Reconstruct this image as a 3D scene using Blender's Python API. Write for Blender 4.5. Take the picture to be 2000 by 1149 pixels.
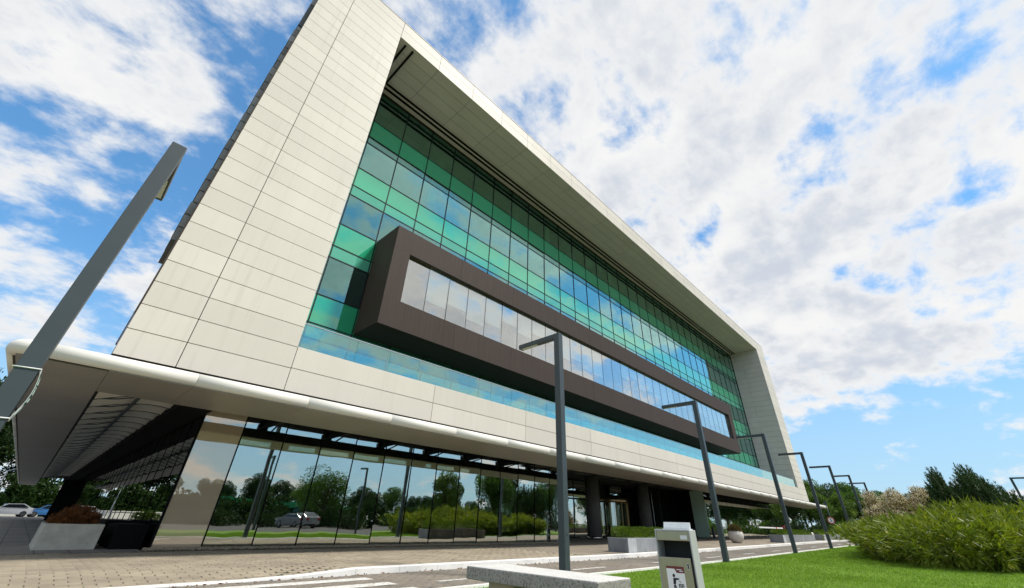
import bpy, bmesh, math, random
import numpy as np
from mathutils import Matrix, Vector, Euler
random.seed(7); rng = np.random.default_rng(7)
R = math.radians
scene = bpy.context.scene
for o in list(bpy.data.objects): bpy.data.objects.remove(o, do_unlink=True)
COL = scene.collection

# ------------------------------------------------------------------ camera
EYE = 0.95                       # camera height above the road, metres
yaw, pitch, roll = R(46.07), R(31.81), R(1.61)
fwd = Vector((math.sin(yaw)*math.cos(pitch), math.cos(yaw)*math.cos(pitch), math.sin(pitch)))
rt0 = Vector((math.cos(yaw), -math.sin(yaw), 0)); up0 = rt0.cross(fwd)
rt = math.cos(roll)*rt0 + math.sin(roll)*up0; up = -math.sin(roll)*rt0 + math.cos(roll)*up0
cam = bpy.data.cameras.new('camera'); camo = bpy.data.objects.new('camera', cam); COL.objects.link(camo)
cam.sensor_width = 36; cam.lens = 36*786.7/2000; cam.shift_x = -0.00715; cam.shift_y = -0.0201
cam.clip_start = 0.05; cam.clip_end = 5000
camo.matrix_world = Matrix(((rt.x, up.x, -fwd.x, 0), (rt.y, up.y, -fwd.y, 0), (rt.z, up.z, -fwd.z, EYE), (0, 0, 0, 1)))
scene.camera = camo

# ------------------------------------------------------------------ sky, sun, exposure
SUN_EL, SUN_AZ = R(55), R(148)    # azimuth clockwise from +Y (north); the sun stands in front of the facade, to its right
w = bpy.data.worlds.new('World'); scene.world = w; w.use_nodes = True
nt = w.node_tree; N = nt.nodes; LK = nt.links.new; N.clear()
def nd(nt, t, **k):
    n = nt.nodes.new(t)
    for a, b in k.items(): setattr(n, a, b)
    return n
def mth(nt, op, a, b=None, clamp=False):
    n = nd(nt, 'ShaderNodeMath', operation=op, use_clamp=clamp)
    for i, v in enumerate((a, b)):
        if v is None: continue
        if isinstance(v, (int, float)): n.inputs[i].default_value = v
        else: nt.links.new(v, n.inputs[i])
    return n.outputs[0]
def noise(nt, vec, scale, detail=6, rough=.55, dist=0.0):
    n = nd(nt, 'ShaderNodeTexNoise'); n.inputs['Scale'].default_value = scale; n.inputs['Detail'].default_value = detail
    n.inputs['Roughness'].default_value = rough; n.inputs['Distortion'].default_value = dist
    if vec is not None: nt.links.new(vec, n.inputs['Vector'])
    return n.outputs[0]
def maprange(nt, v, a, b, c=0.0, d=1.0, smooth=True):
    n = nd(nt, 'ShaderNodeMapRange', interpolation_type='SMOOTHSTEP' if smooth else 'LINEAR')
    nt.links.new(v, n.inputs[0])
    for i, x in zip((1, 2, 3, 4), (a, b, c, d)): n.inputs[i].default_value = x
    return n.outputs[0]
def mix(nt, f, a, b, typ='MIX'):
    n = nd(nt, 'ShaderNodeMix', data_type='RGBA', blend_type=typ)
    for i, v in ((0, f), (6, a), (7, b)):
        if isinstance(v, (int, float)): n.inputs[i].default_value = v
        elif isinstance(v, tuple): n.inputs[i].default_value = (*v, 1) if len(v) == 3 else v
        else: nt.links.new(v, n.inputs[i])
    return n.outputs[2]
def vmath(nt, op, a, b):
    n = nd(nt, 'ShaderNodeVectorMath', operation=op)
    for i, v in enumerate((a, b)):
        if isinstance(v, tuple): n.inputs[i].default_value = v
        elif v is not None: nt.links.new(v, n.inputs[i])
    return n.outputs[0]
SKY_STR = 0.10
sky = nd(nt, 'ShaderNodeTexSky', sky_type='NISHITA', sun_disc=False)
sky.sun_elevation = SUN_EL; sky.sun_rotation = SUN_AZ; sky.air_density = 1.0; sky.dust_density = 0.6; sky.ozone_density = 2.5
tc = nd(nt, 'ShaderNodeTexCoord'); sep = nd(nt, 'ShaderNodeSeparateXYZ'); LK(tc.outputs['Generated'], sep.inputs[0])
zc = mth(nt, 'ADD', mth(nt, 'MAXIMUM', sep.outputs[2], 0.0), 0.30)
cmb = nd(nt, 'ShaderNodeCombineXYZ')
LK(mth(nt, 'DIVIDE', sep.outputs[0], zc), cmb.inputs[0]); LK(mth(nt, 'DIVIDE', sep.outputs[1], zc), cmb.inputs[1])
CLOUD_OFF = (3.36, 7.64, 0.0); BANK_OFF = (5.1, 2.2, 0.0)
P0 = vmath(nt, 'ADD', cmb.outputs[0], CLOUD_OFF)
n1 = noise(nt, P0, 4.3, 13, .58, .12)                                   # puffs
n2 = noise(nt, vmath(nt, 'ADD', cmb.outputs[0], BANK_OFF), 1.05, 2, .5)                                         # large banks and openings
n3 = noise(nt, vmath(nt, 'MULTIPLY', P0, (1.0, 1.5, 1)), 9.0, 8, .60, .2)   # ripples
dens = mth(nt, 'ADD', mth(nt, 'MULTIPLY', n1, 0.56), mth(nt, 'MULTIPLY', n2, 0.50))
dens = mth(nt, 'ADD', dens, mth(nt, 'MULTIPLY', n3, 0.24))
lowfade = maprange(nt, sep.outputs[2], 0.08, 0.38)          # the cloud sheet thins out towards the horizon
dens = mth(nt, 'SUBTRACT', dens, mth(nt, 'MULTIPLY', mth(nt, 'SUBTRACT', 1.0, lowfade), 0.10))
mask = maprange(nt, dens, 0.545, 0.675)
thick = maprange(nt, dens, 0.61, 0.78)
puff = noise(nt, vmath(nt, 'ADD', P0, (0.03, -0.06, 0)), 4.2, 9, .55, .15)
shade = mth(nt, 'MULTIPLY', thick, maprange(nt, puff, 0.34, 0.58))
ccol = mix(nt, shade, (6.5, 6.5, 6.45), (4.35, 4.7, 5.3))
gm_ = nd(nt, 'ShaderNodeGamma'); LK(sky.outputs[0], gm_.inputs[0]); gm_.inputs[1].default_value = 0.70      # thin haze evens out the clear sky
skyc = mix(nt, 1.0, gm_.outputs[0], (0.88, 1.66, 2.22), 'MULTIPLY')
skyc = mix(nt, maprange(nt, sep.outputs[2], 0.0, 0.42, 0.75, 0.0), skyc, (3.7, 5.0, 6.0))
outc = mix(nt, mask, skyc, ccol)
bg = nd(nt, 'ShaderNodeBackground'); bg.inputs[1].default_value = SKY_STR; LK(outc, bg.inputs[0])
wo = nd(nt, 'ShaderNodeOutputWorld'); LK(bg.outputs[0], wo.inputs[0])

sd = Vector((math.sin(SUN_AZ)*math.cos(SUN_EL), math.cos(SUN_AZ)*math.cos(SUN_EL), math.sin(SUN_EL)))
sl = bpy.data.lights.new('sun', 'SUN'); sl.energy = 3.1; sl.angle = R(8); sl.color = (1, .945, .86)
so = bpy.data.objects.new('sun', sl); COL.objects.link(so); so.rotation_euler = sd.to_track_quat('Z', 'Y').to_euler(); so.location = (0, -30, 60)
scene.view_settings.view_transform = 'Standard'; scene.view_settings.look = 'None'
scene.view_settings.exposure = 0.52; scene.view_settings.gamma = 1.0; scene.view_settings.use_curve_mapping = False
scene.render.engine = 'CYCLES'
scene.cycles.max_bounces = 10; scene.cycles.transparent_max_bounces = 16; scene.cycles.glossy_bounces = 6

# ------------------------------------------------------------------ materials
MATS = {}
def newmat(name):
    m = bpy.data.materials.new(name); m.use_nodes = True; m.node_tree.nodes.clear(); MATS[name] = m
    return m, m.node_tree
def finish(nt, sh):
    o = nd(nt, 'ShaderNodeOutputMaterial'); nt.links.new(sh, o.inputs[0])
def geopos(nt): return nd(nt, 'ShaderNodeNewGeometry').outputs['Position']
def mat(name, col, rough=.6, metal=0.0, var=.12, scale=3.0, stretch=(1, 1, 1), bump=0.0, bscale=60.0, rnd=0.0, spec=.5, spots=None, coat=0.0, streak=0.0):
    m, nt = newmat(name)
    p = nd(nt, 'ShaderNodeBsdfPrincipled'); pos = geopos(nt)
    v = vmath(nt, 'MULTIPLY', pos, stretch)
    n = noise(nt, v, scale, 6, .6)
    f = maprange(nt, n, .3, .7, 1-var, 1+var, False)
    if rnd:
        oi = nd(nt, 'ShaderNodeObjectInfo')
        f = mth(nt, 'MULTIPLY', f, maprange(nt, oi.outputs['Random'], 0, 1, 1-rnd, 1+rnd, False))
    c = mix(nt, 1.0, col, f, 'MULTIPLY')
    if streak:
        c = mix(nt, mth(nt, 'MULTIPLY', maprange(nt, noise(nt, vmath(nt, 'MULTIPLY', pos, (5, 5, .22)), 1.0, 5, .65), .5, .8), streak), c, (.40, .36, .28))
    if spots:
        sc, lo, hi, scol = spots
        c = mix(nt, maprange(nt, noise(nt, pos, sc, 5, .7), lo, hi), c, scol)
    nt.links.new(c, p.inputs['Base Color'])
    p.inputs['Roughness'].default_value = rough; p.inputs['Metallic'].default_value = metal
    p.inputs['Specular IOR Level'].default_value = spec; p.inputs['Coat Weight'].default_value = coat; p.inputs['Coat Roughness'].default_value = .08
    if bump:
        b = nd(nt, 'ShaderNodeBump'); b.inputs['Strength'].default_value = bump; b.inputs['Distance'].default_value = .02
        nt.links.new(noise(nt, pos, bscale, 5, .7), b.inputs['Height']); nt.links.new(b.outputs[0], p.inputs['Normal'])
    finish(nt, p.outputs[0]); return m
def glass(name, tint, refl, r0, power=3.0, rough=0.0, body=None, wob=0.0):
    """thin tinted glazing: what is behind it filtered by tint, plus a mirror-like coating; body = an opaque back-painted pane"""
    m, nt = newmat(name)
    lw = nd(nt, 'ShaderNodeLayerWeight'); lw.inputs[0].default_value = .5
    fac = mth(nt, 'ADD', mth(nt, 'MULTIPLY', mth(nt, 'POWER', lw.outputs['Facing'], power), 1-r0), r0, True)
    g = nd(nt, 'ShaderNodeBsdfGlossy'); g.inputs['Color'].default_value = (*refl, 1); g.inputs['Roughness'].default_value = rough
    if wob:
        b = nd(nt, 'ShaderNodeBump'); b.inputs['Strength'].default_value = wob; b.inputs['Distance'].default_value = .05
        oi = nd(nt, 'ShaderNodeObjectInfo')
        nt.links.new(noise(nt, vmath(nt, 'ADD', geopos(nt), oi.outputs['Location']), .55, 2, .5), b.inputs['Height']); nt.links.new(b.outputs[0], g.inputs['Normal'])
    if body:
        t = nd(nt, 'ShaderNodeBsdfDiffuse')
        oi = nd(nt, 'ShaderNodeObjectInfo')
        nt.links.new(mix(nt, 1.0, body, maprange(nt, oi.outputs['Random'], 0, 1, .93, 1.07, False), 'MULTIPLY'), t.inputs[0])
    else:
        t = nd(nt, 'ShaderNodeBsdfTransparent'); t.inputs[0].default_value = (*tint, 1)
    s = nd(nt, 'ShaderNodeMixShader'); nt.links.new(fac, s.inputs[0]); nt.links.new(t.outputs[0], s.inputs[1]); nt.links.new(g.outputs[0], s.inputs[2])
    finish(nt, s.outputs[0]); return m
def leafmat(name, c1, c2, trans=.35, rough=.5, c3=None, scale=1.3):
    m, nt = newmat(name)
    pos = geopos(nt)
    a = noise(nt, pos, scale, 4, .6); at = nd(nt, 'ShaderNodeAttribute'); at.attribute_name = 'tone'
    f = mth(nt, 'ADD', mth(nt, 'MULTIPLY', maprange(nt, a, .3, .7), .45), mth(nt, 'MULTIPLY', at.outputs['Fac'], .55))
    c = mix(nt, f, c1, c2)
    if c3: c = mix(nt, maprange(nt, at.outputs['Fac'], .86, .97), c, c3)
    p = nd(nt, 'ShaderNodeBsdfPrincipled'); nt.links.new(c, p.inputs['Base Color']); p.inputs['Roughness'].default_value = rough; p.inputs['Specular IOR Level'].default_value = .3
    tr = nd(nt, 'ShaderNodeBsdfTranslucent'); nt.links.new(mix(nt, 1.0, c, (1.25, 1.3, .6), 'MULTIPLY'), tr.inputs[0])
    s = nd(nt, 'ShaderNodeMixShader'); s.inputs[0].default_value = trans; nt.links.new(p.outputs[0], s.inputs[1]); nt.links.new(tr.outputs[0], s.inputs[2])
    finish(nt, s.outputs[0]); return m

mat('panel', (.64, .595, .52), .55, var=.035, scale=.7, stretch=(1, 1, .35), rnd=.05, spots=(2.2, .63, .9, (.565, .52, .43)), spec=.25, streak=.32)
mat('soffit', (.67, .575, .54), .55, var=.04, scale=.6, rnd=.03, spec=.35)
mat('joint', (.045, .042, .038), .8)
mat('brown', (.058, .043, .037), .65, var=.12, scale=1.6, stretch=(9, 9, .25), rnd=.03, spec=.15, bump=.06, bscale=220)
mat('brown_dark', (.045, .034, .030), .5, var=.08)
mat('mullion', (.014, .022, .024), .65, spec=.2)
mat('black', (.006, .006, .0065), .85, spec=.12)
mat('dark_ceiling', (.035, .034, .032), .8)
mat('white_metal', (.76, .73, .67), .38, var=.03, scale=.8, spec=.4)
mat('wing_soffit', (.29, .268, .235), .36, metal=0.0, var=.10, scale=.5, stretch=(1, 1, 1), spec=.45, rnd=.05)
mat('truss_white', (.80, .76, .68), .5, var=.10, scale=2)
mat('lamp_grey', (.044, .058, .068), .42, var=.05, scale=4, spec=.45)
mat('fin_grey', (.24, .235, .235), .4, var=.3, scale=1.5, rnd=.35)
mat('lamp_lens', (.62, .62, .58), .3)
mat('concrete_col', (.12, .115, .11), .6, var=.06)
mat('steel', (.55, .54, .52), .25, metal=1.0, var=.05)
mat('bronze_steel', (.42, .36, .28), .34, metal=1.0, var=.08, scale=6, stretch=(14, 14, .6))
mat('gold', (.55, .42, .24), .28, metal=1.0)
mat('bin_grey', (.40, .42, .41), .45, var=.04, spec=.4)
mat('bin_dark', (.022, .023, .025), .6)
mat('rib_white', (.72, .74, .76), .4)
mat('sticker_white', (.80, .80, .80), .35, var=.02)
mat('maroon', (.16, .022, .028), .4, var=.03)
mat('ink', (.015, .013, .022), .5, var=.02)
mat('sign_green', (.006, .075, .055), .4, var=.05)
mat('sign_pale', (.50, .62, .58), .4, var=.08)
mat('red_paint', (.50, .03, .035), .4)
mat('granite', (.36, .345, .32), .75, var=.10, scale=3, spots=(48, .50, .62, (.14, .133, .125)), bump=.8, bscale=60)
mat('bench_top', (.62, .61, .59), .7, var=.08, scale=4, spots=(60, .54, .66, (.30, .29, .28)), bump=.5, bscale=60)
mat('sandstone', (.42, .35, .27), .8, var=.14, scale=7, bump=.3, bscale=60)
mat('concrete', (.55, .51, .43), .85, var=.22, scale=3.2, bump=.4, bscale=30, spots=(5.0, .56, .75, (.38, .35, .29)))
mat('slate', (.225, .235, .25), .6, var=.22, scale=3.5, stretch=(1, 1, .4), rnd=.12, bump=.15, bscale=40)
mat('slate_light', (.40, .42, .44), .6, var=.18, scale=3.5, rnd=.06)
mat('pot_white', (.56, .53, .48), .6, var=.08, scale=5)
mat('paver', (.30, .255, .188), .9, var=.22, scale=1.1, rnd=.10, bump=.5, bscale=90, spots=(.9, .60, .85, (.22, .19, .15)))
mat('paver_road', (.215, .185, .150), .9, var=.20, scale=.9, rnd=.10, bump=.5, bscale=90, spots=(.8, .52, .75, (.13, .125, .115)))
mat('joint_moss', (.10, .098, .050), .95, var=.4, scale=6, spots=(2.2, .5, .7, (.10, .13, .035)))
mat('kerb_white', (.74, .73, .70), .7, var=.08, scale=2.5, spots=(6.0, .60, .78, (.42, .40, .36)), bump=.25, bscale=40)
mat('road_white', (.64, .63, .60), .75, var=.16, scale=6, spots=(18, .50, .66, (.28, .25, .21)))
mat('pebble', (.36, .30, .22), .8, var=.35, scale=22)
mat('soil', (.055, .045, .03), .95, var=.3)
mat('bark', (.10, .08, .06), .9, var=.3, scale=9, bump=.5, bscale=30)
mat('dry_leaf', (.16, .075, .035), .8, var=.4, scale=20)
mat('dark_ground', (.055, .054, .052), .9, var=.25, scale=.5, bump=.3, bscale=120)
mat('tyre', (.02, .02, .02), .8); mat('rim', (.4, .4, .42), .3, metal=.9)
mat('car_white', (.70, .72, .75), .25, coat=.6, var=.02); mat('car_blue', (.05, .17, .40), .25, coat=.6, var=.02)
mat('car_grey', (.20, .21, .23), .25, coat=.6, var=.02); mat('car_glass', (.012, .016, .02), .06)
mat('head_lens', (.7, .7, .7), .15); mat('tail_red', (.35, .02, .02), .25)
mat('green_fascia', (.02, .26, .11), .4); mat('house_wall', (.55, .55, .52), .8); mat('teal_wall', (.07, .20, .25), .3)
mat('office_floor', (.16, .155, .145), .8); mat('office_wall', (.13, .125, .115), .9, var=.25, scale=.6); mat('office_col', (.62, .61, .56), .7)
mat('blind_white', (.72, .74, .74), .8, var=.04, rnd=.06)
mat('blind', (.50, .46, .32), .8, rnd=.1); mat('blue_vinyl', (.012, .09, .50), .3, var=.45, scale=5)
mat('screen_beige', (.78, .66, .52), .8, var=.05)
mat('lobby_floor', (.30, .27, .20), .45, var=.15)
glass('glass_vision', (.48, .84, .70), (.66, .95, .92), .21, 1.8, wob=.10)
glass('glass_strip', (.30, .72, .58), (.62, .95, .90), .14, 2.6, wob=.08)
glass('glass_spandrel', None, (.70, .97, .92), .16, 2.0, body=(.022, .40, .20), wob=.06)
glass('glass_strip_back', None, (.62, .95, .90), .10, 2.6, body=(.085, .40, .28))
glass('glass_box', (.84, .90, .90), (.98, .96, .92), .34, 2.0, wob=.10)
glass('glass_rail', (.42, .76, .74), (.74, .97, .93), .27, 2.0, wob=.12)
glass('glass_ground', (.60, .70, .60), (.95, .95, .91), .46, 1.6, wob=.10)
glass('glass_fin', None, (.55, .9, .82), .10, 3.0, body=(.14, .42, .34))
glass('glass_beige', None, (.97, .90, .80), .36, 1.6, body=(.64, .50, .37), wob=.06)      # back-lined end pane
glass('glass_pale', None, (.7, .85, .8), .12, 3.0, body=(.60, .80, .66))

# brick-patterned sheets where single stones are too far away to tell apart
def brickmat(name, c1, c2, mortar, sc, bw=.3, bh=.15, off=.5):
    m, nt = newmat(name)
    pos = geopos(nt)
    b = nd(nt, 'ShaderNodeTexBrick'); b.offset = off; nt.links.new(pos, b.inputs['Vector'])
    b.inputs['Color1'].default_value = (*c1, 1); b.inputs['Color2'].default_value = (*c2, 1); b.inputs['Mortar'].default_value = (*mortar, 1)
    b.inputs['Scale'].default_value = 1.0; b.inputs['Mortar Size'].default_value = sc; b.inputs['Brick Width'].default_value = bw; b.inputs['Row Height'].default_value = bh
    c = mix(nt, 1.0, b.outputs[0], maprange(nt, noise(nt, pos, .7, 6, .65), .3, .7, .72, 1.22, False), 'MULTIPLY')
    p = nd(nt, 'ShaderNodeBsdfPrincipled'); nt.links.new(c, p.inputs[0]); p.inputs['Roughness'].default_value = .9
    bp = nd(nt, 'ShaderNodeBump'); bp.inputs['Strength'].default_value = .35; bp.inputs['Distance'].default_value = .01
    nt.links.new(mth(nt, 'SUBTRACT', 1.0, b.outputs[1]), bp.inputs['Height']); nt.links.new(bp.outputs[0], p.inputs['Normal'])
    finish(nt, p.outputs[0])
brickmat('walk_sheet', (.32, .27, .21), (.27, .23, .18), (.12, .105, .07), .012)
brickmat('road_sheet', (.20, .175, .145), (.165, .15, .13), (.085, .08, .065), .010)
brickmat('tile_sheet', (.25, .23, .205), (.22, .205, .185), (.09, .085, .075), .012, .6, .6, 0.0)
def lawnmat(name, c1, c2, c3):
    m, nt = newmat(name); pos = geopos(nt)
    c = mix(nt, maprange(nt, noise(nt, pos, 1.1, 6, .65), .3, .7), c1, c2)
    c = mix(nt, maprange(nt, noise(nt, pos, 22, 4, .7), .45, .7), c, c3)
    p = nd(nt, 'ShaderNodeBsdfPrincipled'); nt.links.new(c, p.inputs[0]); p.inputs['Roughness'].default_value = .85; p.inputs['Specular IOR Level'].default_value = .15
    finish(nt, p.outputs[0])
lawnmat('lawn', (.105, .195, .016), (.150, .260, .022), (.075, .145, .014))
lawnmat('far_ground', (.06, .085, .025), (.075, .10, .035), (.05, .07, .025))
leafmat('grass', (.115, .215, .016), (.225, .360, .034), .35, .5, c3=(.17, .20, .06), scale=.9)
leafmat('bamboo', (.032, .075, .008), (.285, .335, .030), .35, .45, c3=(.50, .40, .06), scale=1.6)
leafmat('tree_leaf', (.030, .080, .012), (.095, .185, .024), .35, .5, scale=.5)
leafmat('tree_leaf_light', (.045, .100, .012), (.115, .195, .028), .35, .5, scale=.5)
leafmat('tree_leaf_dark', (.012, .036, .009), (.038, .080, .016), .25, .55, scale=.4)
leafmat('pine', (.016, .046, .014), (.060, .110, .030), .15, .55, scale=1.2)
leafmat('photinia', (.10, .115, .040), (.25, .16, .10), .25, .5, c3=None, scale=2)
leafmat('blossom', (.50, .42, .33), (.76, .67, .55), .2, .7, scale=2)
leafmat('hedge', (.055, .110, .010), (.135, .205, .020), .3, .5, scale=3)
leafmat('rusty', (.11, .040, .012), (.24, .095, .030), .25, .6, scale=4)
leafmat('potplant', (.09, .070, .022), (.17, .13, .05), .25, .6, scale=4)

# ------------------------------------------------------------------ helpers
def wm(o):
    return (wm(o.parent) @ o.matrix_parent_inverse @ o.matrix_basis) if o.parent else o.matrix_basis.copy()
def attach(o, parent):
    if parent is not None:
        o.parent = parent; o.matrix_parent_inverse = wm(parent).inverted()
    return o
def tag(o, label=None, cat=None, group=None, kind=None):
    if label: o['label'] = label
    if cat: o['category'] = cat
    if group: o['group'] = group
    if kind: o['kind'] = kind
    return o
def empty(name, loc, rz=0.0, **k):
    o = bpy.data.objects.new(name, None); COL.objects.link(o); o.location = loc; o.rotation_euler = (0, 0, rz); o.empty_display_size = .2
    return tag(o, **k)
class MB:
    def __init__(s): s.v = []; s.f = []; s.sm = []
    def add(s, vs, fs, smooth=False):
        b = len(s.v); s.v += [tuple(p) for p in vs]; s.f += [tuple(b+i for i in q) for q in fs]; s.sm += [smooth]*len(fs); return s
    def box(s, x0, x1, y0, y1, z0, z1):
        return s.add([(x0,y0,z0),(x1,y0,z0),(x1,y1,z0),(x0,y1,z0),(x0,y0,z1),(x1,y0,z1),(x1,y1,z1),(x0,y1,z1)],
                     [(0,3,2,1),(4,5,6,7),(0,1,5,4),(1,2,6,5),(2,3,7,6),(3,0,4,7)])
    def bbox(s, x0, x1, y0, y1, z0, z1, b):
        """box with chamfered edges"""
        bm = bmesh.new(); bmesh.ops.create_cube(bm, size=1.0)
        for v in bm.verts: v.co = Vector(((x0+x1)/2+v.co.x*(x1-x0), (y0+y1)/2+v.co.y*(y1-y0), (z0+z1)/2+v.co.z*(z1-z0)))
        bmesh.ops.bevel(bm, geom=list(bm.edges), offset=b, segments=2, affect='EDGES', profile=.5)
        bm.verts.index_update(); s.add([v.co[:] for v in bm.verts], [[v.index for v in f.verts] for f in bm.faces]); bm.free(); return s
    def prism(s, pts, a, d0, d1):
        """pts = outline in the two other axes; a = extrusion axis"""
        n = len(pts)
        def P(u, v, d): return (d, u, v) if a == 0 else ((u, d, v) if a == 1 else (u, v, d))
        vs = [P(u, v, d0) for u, v in pts]+[P(u, v, d1) for u, v in pts]
        return s.add(vs, [tuple(range(n))[::-1], tuple(range(n, 2*n))]+[(i, (i+1) % n, n+(i+1) % n, n+i) for i in range(n)])
    def tube(s, pts, rad, n=8, cap=True):
        pts = [Vector(p) for p in pts]; rings = []
        rads = rad if isinstance(rad, (list, tuple)) else [rad]*len(pts)
        ref = Vector((0, 0, 1)); vs = []
        for i, p in enumerate(pts):
            t = (pts[min(i+1, len(pts)-1)]-pts[max(i-1, 0)]).normalized()
            a = t.cross(ref if abs(t.z) < .95 else Vector((1, 0, 0))).normalized(); b = t.cross(a)
            vs += [p+(a*math.cos(2*math.pi*k/n)+b*math.sin(2*math.pi*k/n))*rads[i] for k in range(n)]
        fs = [(i*n+k, i*n+(k+1) % n, (i+1)*n+(k+1) % n, (i+1)*n+k) for i in range(len(pts)-1) for k in range(n)]
        s.add(vs, fs, True)
        if cap:
            b = len(s.v)-len(vs); s.f += [tuple(b+k for k in range(n))[::-1], tuple(b+(len(pts)-1)*n+k for k in range(n))]; s.sm += [False]*2
        return s
    def lathe(s, prof, n=24, c=(0, 0)):
        vs = [(c[0]+r*math.cos(2*math.pi*k/n), c[1]+r*math.sin(2*math.pi*k/n), z) for r, z in prof for k in range(n)]
        fs = [(i*n+k, i*n+(k+1) % n, (i+1)*n+(k+1) % n, (i+1)*n+k) for i in range(len(prof)-1) for k in range(n)]
        s.add(vs, fs, True); b = len(s.v)-len(vs)
        s.f += [tuple(b+k for k in range(n))[::-1], tuple(b+(len(prof)-1)*n+k for k in range(n))]; s.sm += [False]*2
        return s
    def mesh(s, name, m):
        me = bpy.data.meshes.new(name); me.from_pydata(s.v, [], s.f); me.polygons.foreach_set('use_smooth', s.sm)
        me.materials.append(MATS[m]); me.update(); return me
    def build(s, name, m, parent=None, loc=(0, 0, 0), rz=0.0, local=False):
        o = bpy.data.objects.new(name, s.mesh(name, m)); COL.objects.link(o); o.location = loc; o.rotation_euler = (0, 0, rz)
        if parent is not None:
            if local: o.parent = parent
            else: attach(o, parent)
        return o
CACHE = {}
def piece(name, x0, x1, y0, y1, z0, z1, m, parent=None):
    """a box-shaped piece in world coordinates; alike pieces share their mesh"""
    d = tuple(round(t, 3) for t in (x1-x0, y1-y0, z1-z0)); k = (name, m, d)
    if k not in CACHE:
        CACHE[k] = MB().box(-d[0]/2, d[0]/2, -d[1]/2, d[1]/2, -d[2]/2, d[2]/2).mesh(name, m)
    o = bpy.data.objects.new(name, CACHE[k]); COL.objects.link(o); o.location = ((x0+x1)/2, (y0+y1)/2, (z0+z1)/2)
    return attach(o, parent)
def copy_tree(o, parent=None):
    c = o.copy(); COL.objects.link(c); c.parent = parent
    if parent is not None: c.matrix_parent_inverse = o.matrix_parent_inverse.copy()
    for ch in [x for x in bpy.data.objects if x.parent == o]: copy_tree(ch, c)
    return c
def gz(x): return .0055*min(max(0.0, x-16), 110)      # the road climbs gently to the right
def npmesh(name, V, F, m, tone=None, smooth=False):
    me = bpy.data.meshes.new(name); V = np.asarray(V, np.float32); F = np.asarray(F, np.int32); k = F.shape[1]
    me.vertices.add(len(V)); me.vertices.foreach_set('co', V.ravel())
    me.loops.add(F.size); me.loops.foreach_set('vertex_index', F.ravel())
    me.polygons.add(len(F)); me.polygons.foreach_set('loop_start', np.arange(0, F.size, k, dtype=np.int32)); me.polygons.foreach_set('loop_total', np.full(len(F), k, np.int32))
    if tone is not None:
        a = me.attributes.new('tone', 'FLOAT', 'POINT'); a.data.foreach_set('value', np.asarray(tone, np.float32))
    me.materials.append(MATS[m]); me.update(calc_edges=True); me.validate(); return me
def mobj(name, me, parent=None, loc=(0, 0, 0), local=True):
    o = bpy.data.objects.new(name, me); COL.objects.link(o); o.location = loc
    if parent is not None:
        if local: o.parent = parent
        else: attach(o, parent)
    return o
def unit(a): return a/np.maximum(np.linalg.norm(a, axis=1, keepdims=True), 1e-6)
def leaves(P, D, L, W, N=None):
    """one diamond-shaped leaf per point: P roots, D directions, L lengths, W widths"""
    n = len(P); r = rng.normal(size=(n, 3)) if N is None else N
    S = unit(np.cross(D, r)); L = np.asarray(L).reshape(-1, 1); W = np.asarray(W).reshape(-1, 1); up_ = unit(np.cross(S, D))
    V = np.stack([P, P+D*L*.45+S*W/2+up_*W*.12, P+D*L, P+D*L*.45-S*W/2+up_*W*.12], 1).reshape(-1, 3)
    return V, np.arange(4*n).reshape(-1, 4)
def tones(n, k, lo=0, hi=1): return np.repeat(rng.uniform(lo, hi, n), k)

# ------------------------------------------------------------------ the setting: ground, road, pavement, kerbs, lawn
def sheet(name, xs, ys, zf, m, parent=None, kind='structure'):
    V = [(x, y, zf(x, y)) for y in ys for x in xs]; nx = len(xs)
    F = [(j*nx+i, j*nx+i+1, (j+1)*nx+i+1, (j+1)*nx+i) for j in range(len(ys)-1) for i in range(nx-1)]
    o = mobj(name, npmesh(name, V, F, m), parent)
    if kind: o['kind'] = kind
    return o
def lin(a, b, n): return [a+(b-a)*i/n for i in range(n+1)]
GX = [-1500, -300, -80, 0, 16]+lin(20, 126, 20)+[200, 500, 2000]
sheet('ground', GX, [-1500, -300, -80, 0, 40, 120, 400, 2000], lambda x, y: gz(x)-.04, 'far_ground')
RX = [-60, -20, -6, 1, 6, 11, 16]+lin(20, 126, 18)
sheet('road', RX, [6.38, 7.2, 8.1, 9.06], lambda x, y: gz(x), 'road_sheet')
def drop(x):                      # dropped kerb at the crossing
    a = min(1, max(0, (x+2.6)/1.2)); b = min(1, max(0, (4.75-x)/1.1)); return min(a, b)
def wz(x, y):
    t = min(1, max(0, (y-9.2)/1.6)); return gz(x)+.12-.09*drop(x)*(1-t*t*(3-2*t))
PX0, PX1, PY0, PY1 = -4.2, 13.2, 9.215, 15.27
WX = lin(-4.2, 13.2, 29)
sheet('pavement_bed', WX, lin(9.2, 15.27, 12), lambda x, y: wz(x, y)-.012, 'joint_moss')
sheet('pavement', [13.2, 16]+lin(18, 126, 20), [9.21, 12, 15.27], lambda x, y: gz(x)+.12, 'walk_sheet')
sheet('entrance_floor', [19.5, 24, 28]+lin(32, 70, 10), [15.271, 18, 22], lambda x, y: gz(x)+.12, 'walk_sheet')
sheet('pavement_beside_building', [-40, -12, -4.2, 2.54], [15.271, 30, 60, 95], lambda x, y: gz(x)+.12, 'tile_sheet')
sheet('pavement_far_left', [-40, -12, -4.201], [9.21, 12, 15.27], lambda x, y: wz(-5, y), 'walk_sheet')

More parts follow.
